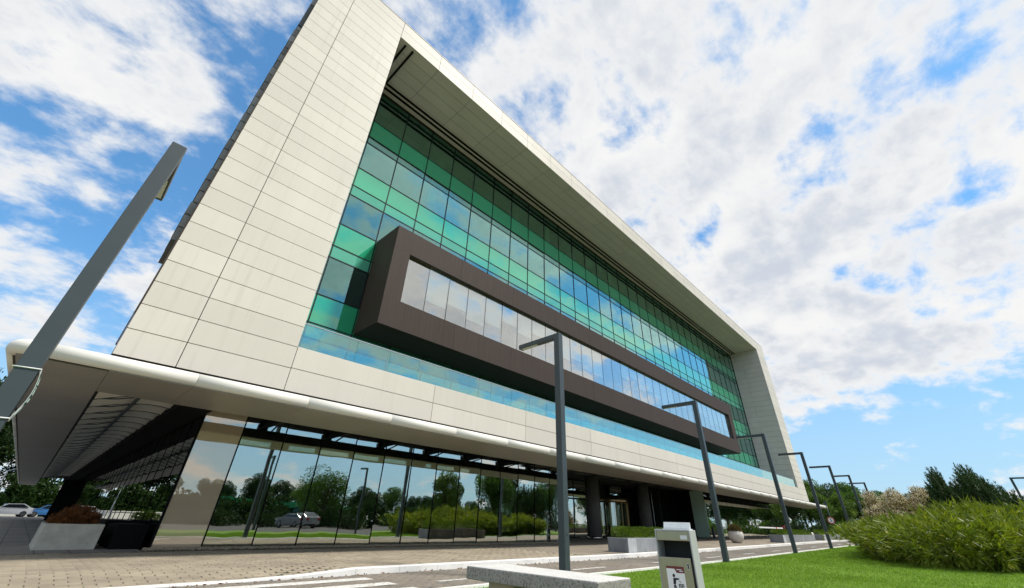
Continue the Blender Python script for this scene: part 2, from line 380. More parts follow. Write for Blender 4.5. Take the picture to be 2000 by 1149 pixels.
# pavers: running bond, each stone a real piece; the 300 that show largest are parts of their own
def paver_mesh(name, lx, ly, h, m):
    c = .006
    return MB().add([(-lx/2, -ly/2, -h), (lx/2, -ly/2, -h), (lx/2, ly/2, -h), (-lx/2, ly/2, -h), (-lx/2+c, -ly/2+c, 0), (lx/2-c, -ly/2+c, 0), (lx/2-c, ly/2-c, 0), (-lx/2+c, ly/2-c, 0),
        (-lx/2, -ly/2, -c), (lx/2, -ly/2, -c), (lx/2, ly/2, -c), (-lx/2, ly/2, -c)],
        [(4, 5, 6, 7), (8, 9, 5, 4), (9, 10, 6, 5), (10, 11, 7, 6), (11, 8, 4, 7), (0, 1, 9, 8), (1, 2, 10, 9), (2, 3, 11, 10), (3, 0, 8, 11)]).mesh(name, m)
def lay(name, bed, x0, x1, y0, y1, lx, ly, zf, m, h=.03, nbest=300, key=None):
    spots = []; j = 0; y = y0
    while y+ly <= y1+1e-6:
        x = x0+(lx/2 if j % 2 else 0)
        while x+lx <= x1+1e-6:
            spots.append((x+lx/2, y+ly/2)); x += lx
        y += ly; j += 1
    spots.sort(key=key); me = paver_mesh(name, lx-.010, ly-.010, h, m)
    for (x, y) in spots[:nbest]:
        o = bpy.data.objects.new(name, me); COL.objects.link(o); o.location = (x, y, zf(x, y)+random.uniform(-.003, .003))
        o.rotation_euler = (math.atan2(zf(x, y+.05)-zf(x, y-.05), .1)+random.gauss(0, .008), random.gauss(0, .008), random.gauss(0, .006)); attach(o, bed)
    base = np.array([v.co[:] for v in me.vertices]); n = len(spots)-nbest
    if n > 0:
        C = np.array([(x, y, zf(x, y)+random.uniform(-.003, .003)) for x, y in spots[nbest:]])
        V = base[None]+0*C[:, None]; a = rng.normal(0, .006, n)[:, None]
        tx = rng.normal(0, .008, n)[:, None]; ty = rng.normal(0, .008, n)[:, None]
        V = np.stack([base[:, 0]-a*base[:, 1], base[:, 1]+a*base[:, 0], base[:, 2]+tx*base[:, 0]+ty*base[:, 1]], 2)+C[:, None]
        F = np.array([p.vertices[:] for p in me.polygons])
        F = (F[None]+len(base)*np.arange(n)[:, None, None]).reshape(-1, 4)
        o = mobj('further_'+name+'s', npmesh('further_'+name+'s', V.reshape(-1, 3), F, m), bed); o['kind'] = 'stuff'
bed = bpy.data.objects['pavement_bed']
def inview(x, y): return math.hypot(x-3.2, (y-9.0)*1.2)
lay('paver', bed, PX0, PX1, PY0, PY1, .30, .15, wz, 'paver', key=lambda s: math.hypot(s[0]-2.6, (s[1]-9.0)*1.4))
road = bpy.data.objects['road']
lay('road_paver', road, 1.2, 13.2, 6.40, 9.04, .24, .12, lambda x, y: gz(x)+.010, 'paver_road', h=.02, key=lambda s: math.hypot(s[0]-6.4, (s[1]-7.6)*1.6))

# painted markings
def paint(name, x0, x1, y0, y1, parent=road, dz=.014):
    xs = lin(x0, x1, max(1, int((x1-x0)/3)))
    o = sheet(name, xs, [y0, y1], lambda x, y: gz(x)+dz, 'road_white', None, None); return attach(o, parent)
for yc in (8.42, 7.62, 6.85): paint('crossing_stripe', 2.0, 4.95, yc-.17, yc+.17)
x = 5.75
while x < 110: paint('lane_dash', x, x+1.45, 7.33, 7.45); x += 4.1

# kerbs: stone by stone
kerb = tag(MB().box(-60, 120, 9.07, 9.19, -.3, -.06).build('kerb', 'joint'), kind='structure')
x = -14.0
while x < 108:
    xa, xb = x+.004, x+.996
    z0, z1 = .125-.09*drop(xa), .125-.09*drop(xb)
    g0, g1 = gz(xa), gz(xb)
    MB().add([(xa, 9.06, -.05), (xb, 9.06, -.05), (xb, 9.21, -.05), (xa, 9.21, -.05), (xa, 9.06, g0+z0-.015), (xb, 9.06, g1+z1-.015), (xb, 9.21, g1+z1), (xa, 9.21, g0+z0), (xa, 9.08, g0+z0), (xb, 9.08, g1+z1)],
        [(3, 2, 1, 0), (0, 1, 5, 4), (4, 5, 9, 8), (8, 9, 6, 7), (1, 2, 6, 9, 5), (2, 3, 7, 6), (3, 0, 4, 8, 7)]).build('kerb_stone', 'kerb_white', kerb)
    x += 1.0
edge = tag(MB().box(3.9, 120, 6.28, 6.36, -.3, -.06).build('lawn_kerb', 'joint'), kind='structure')
x = 3.9
while x < 108:
    xa, xb = x+.003, x+.997; g0, g1 = gz(xa), gz(xb)
    MB().add([(xa, 6.24, -.05), (xb, 6.24, -.05), (xb, 6.39, -.05), (xa, 6.39, -.05), (xa, 6.24, g0+.06), (xb, 6.24, g1+.06), (xb, 6.39, g1+.055), (xa, 6.39, g0+.055)],
        [(3, 2, 1, 0), (4, 5, 6, 7), (0, 1, 5, 4), (1, 2, 6, 5), (2, 3, 7, 6), (3, 0, 4, 7)]).build('kerb_stone', 'kerb_white', edge)
    x += 1.0
LX = [3.9, 8, 12, 16]+lin(20, 126, 18)
sheet('lawn', LX, [-6, -2, 2, 6.24], lambda x, y: gz(x)+.02, 'lawn')
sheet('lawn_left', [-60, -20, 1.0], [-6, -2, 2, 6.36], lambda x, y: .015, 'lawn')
sheet('path', [1.0, 2.4, 3.9], [-6, -2, 2, 6.38], lambda x, y: .01, 'walk_sheet')
sheet('added_dark_ground', [-60, -20, 0, 16]+lin(20, 126, 8), [-40, -30, -18, -6.01], lambda x, y: gz(x)+.004, 'dark_ground')  # dark ground added in place of lawn, darkens its reflection in the glass

# grass blades, dense near the camera
def grass():
    Ps = []
    for (x0, x1, y0, y1, n) in ((3.9, 9, .3, 6.2, 52000), (9, 15, -1.0, 6.2, 46000), (15, 24, -2.0, 6.2, 42000), (24, 40, 2.5, 6.2, 20000)):
        P = np.stack([rng.uniform(x0, x1, n), rng.uniform(y0, y1, n), np.zeros(n)], 1); Ps.append(P)
    P = np.concatenate(Ps); P = P[P[:, 0] > 3.95]
    P[:, 2] = .0055*np.clip(P[:, 0]-16, 0, 110)+.018
    n = len(P); d = np.hypot(P[:, 0], P[:, 1]); h = rng.uniform(.022, .055, n)*(1+.25*np.sin(P[:, 0]*1.7)*np.sin(P[:, 1]*2.1)); wd = np.clip(.0012*d*.55, .004, .02)
    D = unit(np.stack([rng.normal(0, .45, n), rng.normal(0, .45, n), np.ones(n)], 1)); S = unit(np.cross(D, rng.normal(size=(n, 3))))
    V = np.stack([P-S*wd[:, None]/2, P+S*wd[:, None]/2, P+D*h[:, None]], 1).reshape(-1, 3)
    o = mobj('grass_blades', npmesh('grass_blades', V, np.arange(3*n).reshape(-1, 3), 'grass', tones(n, 3)))
    tag(o, 'short mown green grass of the lawn beside the road', 'grass', kind='stuff')
grass()

# pebble strip along the glass
def octa(P, r, m, name):
    n = len(P); B = np.array([(1, 0, 0), (-1, 0, 0), (0, 1, 0), (0, -1, 0), (0, 0, 1), (0, 0, -1)], float)
    F = np.array([(0, 2, 4), (2, 1, 4), (1, 3, 4), (3, 0, 4), (2, 0, 5), (1, 2, 5), (3, 1, 5), (0, 3, 5)])
    A = rng.uniform(.7, 1.3, (n, 1, 3))*B[None]; th = rng.uniform(0, 6.28, n)[:, None]
    A = np.stack([A[..., 0]*np.cos(th)-A[..., 1]*np.sin(th), A[..., 0]*np.sin(th)+A[..., 1]*np.cos(th), A[..., 2]*.7], 2)
    V = (P[:, None]+A*np.asarray(r).reshape(-1, 1, 1)).reshape(-1, 3); F = (F[None]+6*np.arange(n)[:, None, None]).reshape(-1, 3)
    return mobj(name, npmesh(name, V, F, m))
n = 6500
P = np.stack([rng.uniform(2.6, 19.5, n), rng.uniform(15.28, 15.94, n), np.full(n, .135)+rng.uniform(0, .03, n)], 1)
tag(octa(P, rng.uniform(.018, .045, n), 'pebble', 'pebbles'), 'strip of tan pebbles along the foot of the glass front', 'pebbles', kind='stuff')
sheet('pebble_bed', [2.55, 12, 19.5], [15.271, 15.97], lambda x, y: .125, 'pebble')
n = 260
P = np.stack([rng.uniform(2, 24, n), 9.02-np.abs(rng.normal(0, .05, n)), np.full(n, .018)], 1); P[:, 2] += .0055*np.clip(P[:, 0]-16, 0, 110)
V, F = leaves(P, unit(rng.normal(size=(n, 3))*np.array([1, 1, .25])), rng.uniform(.03, .07, n), rng.uniform(.02, .04, n))
tag(mobj('fallen_leaves', npmesh('fallen_leaves', V, F, 'dry_leaf')), 'dry brown leaves scattered along the white kerb', 'leaves', kind='stuff')

# ------------------------------------------------------------------ the office building
U = 1.3
def zu(u): return u*U+EYE
YF, YC = 10*U, 12.85*U                    # face of the portal frame, plane of the curtain wall
XL, XO, XR, XE = 0.0, 2.94*U, 48.4*U, 51.2*U   # left edge, opening left, opening right, right edge
ZB, ZS, ZT = zu(2.39), zu(16.95), zu(18.05)    # underside of the frame, soffit, top
ZT0 = zu(3.42)                            # top of the parapet band
YB = 74.0                                 # back of the building
bld = empty('office_building', (XL, YF, .12), label='large office building with cream portal frame, green glass curtain wall and brown projecting box', cat='building')
T = .05; GAP = .020
frame = MB()
frame.box(XL+.02, XO-T, YF+T, YB, ZB+.02, ZT-.02)                 # left pier
frame.box(XR+T, XE-.02, YF+T, YB, ZB+.02, ZT-.02)                 # right pier
frame.box(XO-T, XR+T, YF+T, YB, ZS+T, ZT-.02)                     # roof slab
frame.box(XO-T, XR+T, YF+T, YC+.6, ZB+.02, ZT0-.04)               # parapet band and terrace slab
fr = frame.build('portal_frame', 'joint', bld)
nrow = 31; rh = (ZT-ZB)/nrow
# left pier front: two panel columns
xc = [XL, .942*U, XO]
for r in range(nrow):
    for a, b in zip(xc[:-1], xc[1:]):
        piece('cladding_panel', a+GAP/2, b-GAP/2, YF, YF+T, ZB+r*rh+GAP/2, ZB+(r+1)*rh-GAP/2, 'panel', fr)
    # right pier front and inner reveal
    piece('cladding_panel', XR+GAP/2, XE-GAP/2, YF, YF+T, ZB+r*rh+GAP/2, ZB+(r+1)*rh-GAP/2, 'panel', fr)
    z0, z1 = ZB+r*rh, ZB+(r+1)*rh
    if z0 > ZT0-.2 and z1 < ZS+.3:
        ym = YF+(YC-YF)*.62
        for a, b in ((YF+T+.004, ym), (ym, YC-.06)):
            piece('reveal_panel', XR, XR+T, a+GAP/2, b-GAP/2, max(z0, ZT0)+GAP/2, min(z1, ZS-.005)-GAP/2, 'soffit', fr)
            piece('reveal_panel', XO-T, XO, a+GAP/2, b-GAP/2, max(z0, ZT0)+GAP/2, min(z1, ZS-.005)-GAP/2, 'soffit', fr)
# parapet band (two rows, wide panels)
xs = [XO+i*3.99*U for i in range(12)]
xs = [x for x in xs if x < XR-1.0]+[XR]
for a, b in zip(xs[:-1], xs[1:]):
    for r in (0, 1):
        h = (ZT0-ZB)/2; piece('cladding_panel', a+GAP/2, b-GAP/2, YF, YF+T, ZB+r*h+GAP/2, ZB+(r+1)*h-GAP/2, 'panel', fr)
piece('parapet_cap', XO, XR, YF+.004, YF+.35, ZT0-.035, ZT0-.002, 'panel', fr)
# top fascia and the deep soffit under it
pf = 1.95*U; nf = int((XR-XO)/pf)
xs = [XO+i*pf for i in range(nf+1)]+[XR]
ysr = [YF+.004]+[v*U for v in (10.55, 11.1, 11.65, 12.15)]+[YC-.02]
for a, b in zip(xs[:-1], xs[1:]):
    if b-a < .1: continue
    for r in (0, 1):
        h = (ZT-ZS)/2; piece('fascia_panel', a+GAP/2, b-GAP/2, YF, YF+T, ZS+r*h+(GAP/2 if r else -.006), ZS+(r+1)*h-GAP/2, 'panel', fr)
    for y0, y1 in zip(ysr[:-1], ysr[1:]):
        piece('soffit_panel', a+GAP/2, b-GAP/2, y0+(T if y0 == ysr[0] else 0)+GAP/2, y1-GAP/2, ZS, ZS+T-.002, 'soffit', fr)
MB().box(XL-.03, XE+.03, YF-.02, YB, ZT-.02, ZT+.02).build('roof_cap', 'soffit', fr)
# cleaning-cradle rails under the soffit
for y in (12.28, 12.52): MB().box(3.66*U, XR-.1, y*U-.045, y*U+.045, ZS-.11, ZS-.001).build('cradle_rail', 'black', fr)
for xx, y1 in ((3.27, 11.9), (3.63, 12.26)): MB().box(xx*U-.045, xx*U+.045, 10.14*U, y1*U, ZS-.11, ZS-.001).build('cradle_rail', 'black', fr)
# sun-shade fins and cladding edge along the left side wall
for i in range(26):
    z = zu(5.0)+i*.46
    if z > zu(13.6): break
    piece('shade_fin', XL-.14-.02*((i*7) % 3), XL-.005, YF+.35, YF+2.2, z, z+.42, 'fin_grey', fr)
for i, (a, b) in enumerate(((13.7, 15.0), (15.05, 15.5), (15.6, 17.8))): MB().box(XL-.16, XL-.005, YF+.3, YF+2.5, zu(a), zu(b)).build('shade_fin', 'lamp_grey' if i != 1 else 'fin_grey', fr)
for i in range(16):
    for j in range(5): piece('side_panel', XL+.001, XL+.019, YF+2.6+11.6*j+.01, YF+14.2+11.6*j-.01, ZB+i*(ZT-ZB)/16+.012, ZB+(i+1)*(ZT-ZB)/16-.012, 'brown', fr)
piece('side_edge_strip', XL-.03, XL-.004, YF+.02, YF+.25, zu(2.6), zu(13), 'brown', fr)

# --- curtain wall
cw = MB().box(XO+.01, XR-.01, YC+.16, YC+.20, zu(3.0), zu(3.2)).build('curtain_wall', 'mullion', bld)
rows = [(16.8, 16.45, 'strip'), (16.45, 14.95, 'vision'), (14.95, 13.95, 'spandrel'), (13.95, 13.56, 'strip'), (13.56, 12.06, 'vision'), (12.06, 11.10, 'spandrel'), (11.10, 10.62, 'strip'),
        (10.62, 9.17, 'vision'), (9.17, 8.20, 'spandrel'), (8.20, 7.71, 'strip'), (7.71, 6.24, 'vision'), (6.24, 5.24, 'spandrel'), (5.24, 4.75, 'strip'), (4.75, 3.10, 'vision')]
mx = [XO+.02]+[(3.82+1.4535*k)*U for k in range(31)]
mx = [x for x in mx if x < XR-.3]+[XR-.02]
BX0, BX1, BZ0, BZ1 = 5.32*U, 38.5*U, zu(5.28), zu(9.16)       # the brown box
YBX = 11.28*U
for i, (a, b) in enumerate(zip(mx[:-1], mx[1:])):
    for (t, bt, kind) in rows:
        z0, z1 = zu(bt), zu(t)
        if a > BX0-.05 and b < BX1+.05 and z1 <= BZ1+.02 and z0 >= BZ0-.02: continue       # hidden inside the brown box
        nm, m = {'vision': ('window_pane', 'glass_vision'), 'spandrel': ('spandrel_pane', 'glass_spandrel'), 'strip': ('transom_pane', 'glass_strip' if bt > 13 else 'glass_strip_back')}[kind]
        o = piece(nm, a+.02, b-.02, YC, YC+.014, z0+.02, z1-.02, m, cw)
        o.rotation_euler = (random.gauss(0, .0012), 0, random.gauss(0, .0012))
for i, x in enumerate(mx):
    piece('mullion', x-.022, x+.022, YC-.028, YC+.15, zu(3.1), ZS-.02, 'mullion', cw)
for (t, bt, kind) in rows:
    z = zu(bt)
    for (a, b) in (((XO+.02, XR-.02),) if not (BZ0-.05 < z < BZ1+.05) else ((XO+.02, BX0-.01), (BX1+.01, XR-.02))):
        MB().box(a, b, YC-.022, YC+.12, z-.022, z+.022).build('transom', 'mullion', cw)
# little silver clamps on the lowest bays
# rooms behind the glass
for u in (3.05, 5.0, 7.95, 10.85, 13.75, 16.85):
    MB().box(XO, XR, YC+.22, YC+9, zu(u)-.45, zu(u)-.02).build('floor_slab', 'office_floor', bld)
MB().box(XO, XR, YC+9, YC+9.2, zu(2.6), ZS).build('office_back_wall', 'office_wall', bld)
for i in range(8):
    xx = (8.0+5.815*i)*U
    if xx > XR-1: break
    MB().lathe([(.34, zu(3.06)), (.34, zu(16.4))], 20, (xx, YC+1.3)).build('office_column', 'office_col', bld)
for k in range(44):                # blinds, cabinets and lit partitions close to the glass
    j = random.randrange(0, len(mx)-2); lv = random.choice((4.75, 7.71, 10.62, 13.56, 16.45))
    a = mx[j]+random.uniform(.1, .9); zt = zu(lv)-.04; wd = random.uniform(.3, .85)
    if random.random() < .55: piece('blind', a, a+wd, YC+.3, YC+.36, zt-random.uniform(.5, 1.7), zt, 'blind', bld)
    else: piece('cabinet', a, a+wd, YC+.5, YC+.9, zt-1.85, zt-1.85+random.uniform(.3, .9), 'office_col', bld)

# --- brown projecting box
bx = MB(); gl = YBX+.20
bx.box(BX0+.01, BX1-.01, YBX+.03, YC-.03, BZ0+.03, zu(6.27)-.03); bx.box(BX0+.01, BX1-.01, YBX+.03, YC-.03, zu(8.2)+.03, BZ1-.03)
bx.box(BX0+.01, 5.97*U-.03, YBX+.03, YC-.03, zu(6.27)-.03, zu(8.2)+.03); bx.box(37.65*U+.03, BX1-.01, YBX+.03, YC-.03, zu(6.27)-.03, zu(8.2)+.03)
pb = bx.build('projecting_box', 'brown_dark', bld)
WX0, WX1, WZ0, WZ1 = 5.97*U, 37.65*U, zu(6.27), zu(8.2)
def strip(z0, z1):
    n = 11; e = lin(BX0, BX1, n)
    for a, b in zip(e[:-1], e[1:]): piece('box_panel', a+.005, b-.005, YBX, YBX+.03, z0, z1, 'brown', pb)
strip(BZ0, WZ0-.002); strip(WZ1+.002, BZ1)
piece('box_panel', BX0, WX0, YBX, YBX+.03, WZ0, WZ1, 'brown', pb); piece('box_panel', WX1, BX1, YBX, YBX+.03, WZ0, WZ1, 'brown', pb)
for xa in (BX0-.006, BX1-.018): piece('box_side', xa, xa+.024, YBX+.032, YC-.03, BZ0+.002, BZ1-.002, 'brown', pb)
piece('box_underside', BX0+.02, BX1-.02, YBX+.032, YC-.03, BZ0, BZ0+.028, 'brown_dark', pb)
piece('box_top', BX0+.02, BX1-.02, YBX+.032, YC-.03, BZ1-.028, BZ1, 'brown', pb)
for nm, a in (('window_reveal', (WX0-.02, WX1+.02, YBX+.032, gl+.3, WZ1, WZ1+.02)), ('window_reveal', (WX0-.02, WX1+.02, YBX+.032, gl+.3, WZ0-.02, WZ0)),
              ('window_reveal', (WX0-.02, WX0, YBX+.032, gl+.3, WZ0, WZ1)), ('window_reveal', (WX1, WX1+.02, YBX+.032, gl+.3, WZ0, WZ1))): piece(nm, *a, 'brown_dark', pb)
bm_ = [WX0]+[v for v in [6.985*U+.972*U*k for k in range(40)] if v < WX1-.3]+[WX1]
for a, b in zip(bm_[:-1], bm_[1:]):
    o = piece('box_window_pane', a+.006, b-.006, gl, gl+.014, WZ0+.006, WZ1-.006, 'glass_box', pb); o.rotation_euler = (random.gauss(0, .002), 0, random.gauss(0, .002))
for x in bm_[1:-1]: piece('box_mullion', x-.010, x+.010, gl-.006, gl+.05, WZ0, WZ1, 'mullion', pb)
piece('room_back', WX0-.01, WX1+.01, YC-.07, YC-.035, WZ0-.1, WZ1+.1, 'office_wall', pb)
for k, (a, b) in enumerate(zip(bm_[:-1], bm_[1:])):        # roller blinds pulled part way down
    if k in (0, 13, 14, 22): continue
    dz = 1.35+.35*math.sin(k*.7)+.25*math.sin(k*2.3)
    piece('roller_blind', a+.02, b-.02, gl+.045, gl+.052, WZ1-.05-dz, WZ1-.03, 'blind_white', pb)
MB().box(WX0, WX1, gl+.35, gl+1.0, WZ0, WZ0+.02).build('window_ledge', 'office_floor', pb)

# --- glass balustrade on the parapet
rail = MB().box(XO+.03, XR-.1, YF+.125, YF+.165, zu(4.05)-.012, zu(4.05)+.018).build('balustrade', 'steel', bld)
xs = [XO+.04]+[v for v in [(3.41+.978*k)*U for k in range(60)] if v < XR-.5]+[XR-.12]
for a, b in zip(xs[:-1], xs[1:]):
    o = piece('rail_pane', a+.006, b-.006, YF+.14, YF+.155, ZT0-.03, zu(4.05)-.012, 'glass_rail', rail); o.rotation_euler = (random.gauss(0, .003), 0, random.gauss(0, .003))

# --- detached canopy wing with a tubular edge, round the front and the left side
TY, TZ, TR = 11.60, 3.545, .14; TXL, TXR = -1.26, 67.7
ZU = 3.385; YI, XI = 14.0, .10
cn = MB().prism([(TY, ZU+.02), (YI, ZU+.02), (YI, 3.70), (TY, TZ+.11)], 0, XI, TXR-.3)
cn.prism([(TXL, ZU+.02), (XI, ZU+.02), (XI, 3.70), (TXL, TZ+.11)], 1, TY+.32, 78)
cn.prism([(TXL+.3, ZU+.022), (XI+.01, ZU+.022), (XI+.01, TZ+.11), (TXL+.3, TZ+.11)], 1, TY+.01, TY+.33)
can = cn.build('canopy', 'joint', bld)
x = TXL+.32; segs = []
while x < TXR: segs.append((x, min(x+2.5, TXR))); x += 2.5
def seg(name, mesh_key, fn, loc):
    if mesh_key not in CACHE: CACHE[mesh_key] = fn()
    o = bpy.data.objects.new(name, CACHE[mesh_key]); COL.objects.link(o); o.location = loc; return attach(o, can)
for a, b in segs:
    seg('edge_tube', ('tx', round(b-a, 3)), lambda: MB().tube([(0, 0, 0), (b-a-.003, 0, 0)], TR, 20).mesh('edge_tube', 'white_metal'), (a, TY, TZ))
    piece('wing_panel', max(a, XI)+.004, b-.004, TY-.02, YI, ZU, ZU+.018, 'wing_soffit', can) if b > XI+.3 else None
MB().tube([(TXL+.32*(1-math.sin(t)), TY+.32*(1-math.cos(t)), TZ) for t in lin(0, math.pi/2, 8)], TR, 20).build('edge_tube', 'white_metal', can)
y = TY+.32
while y < 77.5:
    b = min(y+2.5, 78)
    seg('edge_tube', ('ty', round(b-y, 3)), lambda: MB().tube([(0, 0, 0), (0, b-y-.003, 0)], TR, 20).mesh('edge_tube', 'white_metal'), (TXL, y, TZ)); y += 2.5
y = TY+.10
while y < 77.5:
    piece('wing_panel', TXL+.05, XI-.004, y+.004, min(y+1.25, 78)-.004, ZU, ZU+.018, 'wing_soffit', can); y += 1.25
MB().lathe([(.02, -.05), (TR*.8, -.035), (TR, 0)], 20).build('tube_end_cap', 'white_metal', can, (TXR, TY, TZ)).rotation_euler = (0, R(90), 0)
# underside of the building above the gap, brackets that carry the wing
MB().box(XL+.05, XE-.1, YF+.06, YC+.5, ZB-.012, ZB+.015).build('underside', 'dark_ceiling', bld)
x = 3.922-1.302
k = 0
while x < 66.5:
    br = MB().box(x-.05, x+.05, 13.1, 15.9, 3.84, 4.03); br.box(x-.16, x+.16, 13.05, 13.3, 3.6, 4.02); br.tube([(x-.28, 13.25, 3.72), (x, 15.2, 3.90)], .03, 8); br.tube([(x+.28, 13.25, 3.72), (x, 15.2, 3.90)], .03, 8)
    br.build('bracket', 'dark_ceiling', can); x += 2.604; k += 1
# ribs and bowed shells under the left wing
XS = 2.74
for i in range(34):
    y = 14.0+i*1.36
    V = []; nseg = 7
    for j in range(nseg+1):
        t = j/nseg; xx = XI+.06+t*1.75; zz = 3.42+.36*math.sin(t*1.9)-.06*t
        for q in (0, .5, 1): V.append((xx, y+.06+q*1.22, zz+.07*math.sin(q*math.pi)))
    F = [(j*3+q, j*3+q+1, (j+1)*3+q+1, (j+1)*3+q) for j in range(nseg) for q in (0, 1)]
    MB().add(V, F, True).build('shell_panel', 'truss_white', can)
    MB().tube([(XI, y, 3.44), (XI+.5, y, 3.52), (XI+1.1, y, 3.72), (XI+1.75, y, 3.76)], .018, 6).build('rib', 'lamp_grey', can)
MB().tube([(XI+.9, 13.6, 3.62), (XI+.9, 60, 3.62)], .05, 8).build('purlin', 'lamp_grey', can)
MB().tube([(XI+.35, 13.5, 3.52), (XI+.8, 13.9, 3.50), (XI+1.3, 14.0, 3.62), (XI+1.75, 13.75, 3.86)], .06, 8).build('rib', 'truss_white', can)
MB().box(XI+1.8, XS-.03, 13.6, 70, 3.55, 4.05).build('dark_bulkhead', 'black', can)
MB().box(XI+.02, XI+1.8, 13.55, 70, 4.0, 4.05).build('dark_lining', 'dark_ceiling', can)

# --- ground-floor glazing
GY = 16.0; GZ0, GZ1 = .14, 3.98
sf = MB().box(XS, 19.48, GY-.02, GY+.06, GZ1, GZ1+.07).box(XS-.02, XS+.06, GY, 70, GZ1, GZ1+.07).box(41.0, 66.4, GY-.02, GY+.06, GZ1, GZ1+.07).build('shopfront', 'mullion', bld)
MB().box(XS, 19.48, GY-.03, GY+.05, .10, .15).box(41.0, 66.4, GY-.03, GY+.05, .10, .30).build('sill', 'mullion', sf)
gm = [XS]+[3.922+1.3024*k for k in range(12)]+[19.48]
gm = sorted(set(round(v, 3) for v in gm if v <= 19.49)); gm = [v for i, v in enumerate(gm) if i == 0 or v-gm[i-1] > .2]
for a, b in zip(gm[:-1], gm[1:]):
    o = piece('shop_pane', a+.006, b-.006, GY, GY+.016, GZ0, GZ1, 'glass_beige' if a < 3 else 'glass_ground', sf); o.rotation_euler = (random.gauss(0, .0015), 0, random.gauss(0, .003))
for x in gm[1:]:
    piece('joint_bead', x-.018, x+.018, GY-.012, GY+.03, GZ0, GZ1, 'black', sf); piece('glass_fin', x-.011, x+.011, GY+.04, GY+.42, GZ0+.02, GZ1-.02, 'glass_fin', sf)
piece('corner_post', XS-.03, XS+.03, GY-.03, GY+.03, GZ0, GZ1, 'black', sf)
x = 41.0; rm = []
while x < 66.3: rm.append(x); x += 1.36
rm.append(66.4)
for a, b in zip(rm[:-1], rm[1:]):
    o = piece('shop_pane', a+.006, b-.006, GY, GY+.016, .30, GZ1, 'glass_ground', sf); o.rotation_euler = (random.gauss(0, .001), 0, random.gauss(0, .0015))
for x in rm[1:]:
    piece('joint_bead', x-.012, x+.012, GY-.006, GY+.03, .30, GZ1, 'black', sf); piece('glass_fin', x-.011, x+.011, GY+.04, GY+.42, .32, GZ1-.02, 'glass_fin', sf)
y = GY+.03
while y < 64:
    piece('side_pane', XS, XS+.016, y+.006, y+1.354, GZ0, GZ1, 'glass_ground', sf); piece('side_bead', XS-.012, XS+.03, y+1.348, y+1.372, GZ0, GZ1, 'black', sf)
    piece('side_fin', XS+.04, XS+.42, y+1.350, y+1.370, GZ0+.02, GZ1-.02, 'glass_fin', sf); y += 1.36
MB().box(1.9, XS+.6, 64.1, 64.5, .1, 4.05).build('end_wall', 'black', sf)
# lobby behind the glass
MB().box(XS+.02, 66.4, GY+.02, GY+14, .0, .132).build('lobby_floor', 'lobby_floor', bld)
MB().box(XS+.3, XE, GY+14, GY+14.2, .1, 4.6).build('lobby_back_wall', 'office_wall', bld)
MB().box(XS+.02, XO+1, GY+.5, 64, 4.03, 4.07).build('lobby_ceiling', 'dark_ceiling', bld)
for i in range(7): MB().lathe([(.36, .13), (.36, 4.4)], 20, (6.5+7.15*i, GY+4.2)).build('lobby_column', 'office_col', bld)
MB().box(XS+.1, 3.86, GY+.32, GY+.38, .14, 3.96).build('lobby_screen', 'screen_beige', bld)
MB().box(3.0, 19.3, GY+.46, GY+.56, .133, .52).build('lobby_upstand', 'screen_beige', bld)
for i in range(6): piece('low_wall', 4.6+2.6*i, 6.6+2.6*i, GY+1.6, GY+1.75, .132, .55, 'lobby_floor', bld)
for i in range(5): piece('lobby_desk', 8+2.4*i, 9.3+2.4*i, GY+3.0, GY+3.7, .132, .9+.1*(i % 2), 'office_floor', bld)

# --- entrance recess
EY = 19.8
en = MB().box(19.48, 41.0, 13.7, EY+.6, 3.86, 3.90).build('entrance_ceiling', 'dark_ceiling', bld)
for i in range(9): MB().box(21.5+2.3*i, 22.9+2.3*i, 14.6+.8*(i % 3), 14.68+.8*(i % 3), 3.82, 3.858).build('ceiling_batten', 'office_col', en)
for i in range(8): MB().box(21.2+2.3*i, 22.8+2.3*i, 17.0, 17.3, 3.80, 3.858).build('ceiling_batten', 'lamp_grey', en)
ew = MB().box(19.48, 35.5, EY-.03, EY+.05, 2.52, 2.60).box(19.48, 35.5, EY-.03, EY+.05, 3.70, 3.86).build('entrance_glazing', 'mullion', bld)
xe = [19.51, 20.8, 22.2, 23.6, 25.2, 26.8, 28.7, 30.7]
for lo, hi in ((.25, 2.51), (2.61, 3.69)):
    for a, b in list(zip(xe[:-1], xe[1:]))+([(33.1, 34.3), (34.3, 35.5)] if lo < 1 else [(30.7, 31.9), (31.9, 33.1), (33.1, 34.3), (34.3, 35.5)]):
        piece('entrance_pane', a+.02, b-.02, EY, EY+.016, lo, hi, 'glass_ground', ew)
for x in xe+[33.1, 34.3, 35.48]: piece('entrance_mullion', x-.02, x+.02, EY-.02, EY+.06, .2, 3.7, 'mullion', ew)
for a in (0, 1): piece('return_pane', 20.32, 19.486, GY+.05+1.5*a, GY+1.5+1.5*a, .16, 3.84, 'glass_ground', ew)
for (xx, zz) in ((18.3, 1.3), (18.3, 2.7), (19.40, 1.3), (22.2, 1.25), (25.2, 1.25), (19.40, 2.7), (23.6, 2.5), (28.7, 1.25)):
    yy = GY if xx < 19.5 else EY
    sp = MB().tube([(xx-.09, yy-.03, zz-.09), (xx+.09, yy-.03, zz+.09)], .014, 6).tube([(xx-.09, yy-.03, zz+.09), (xx+.09, yy-.03, zz-.09)], .014, 6); sp.build('spider_clamp', 'steel', ew)
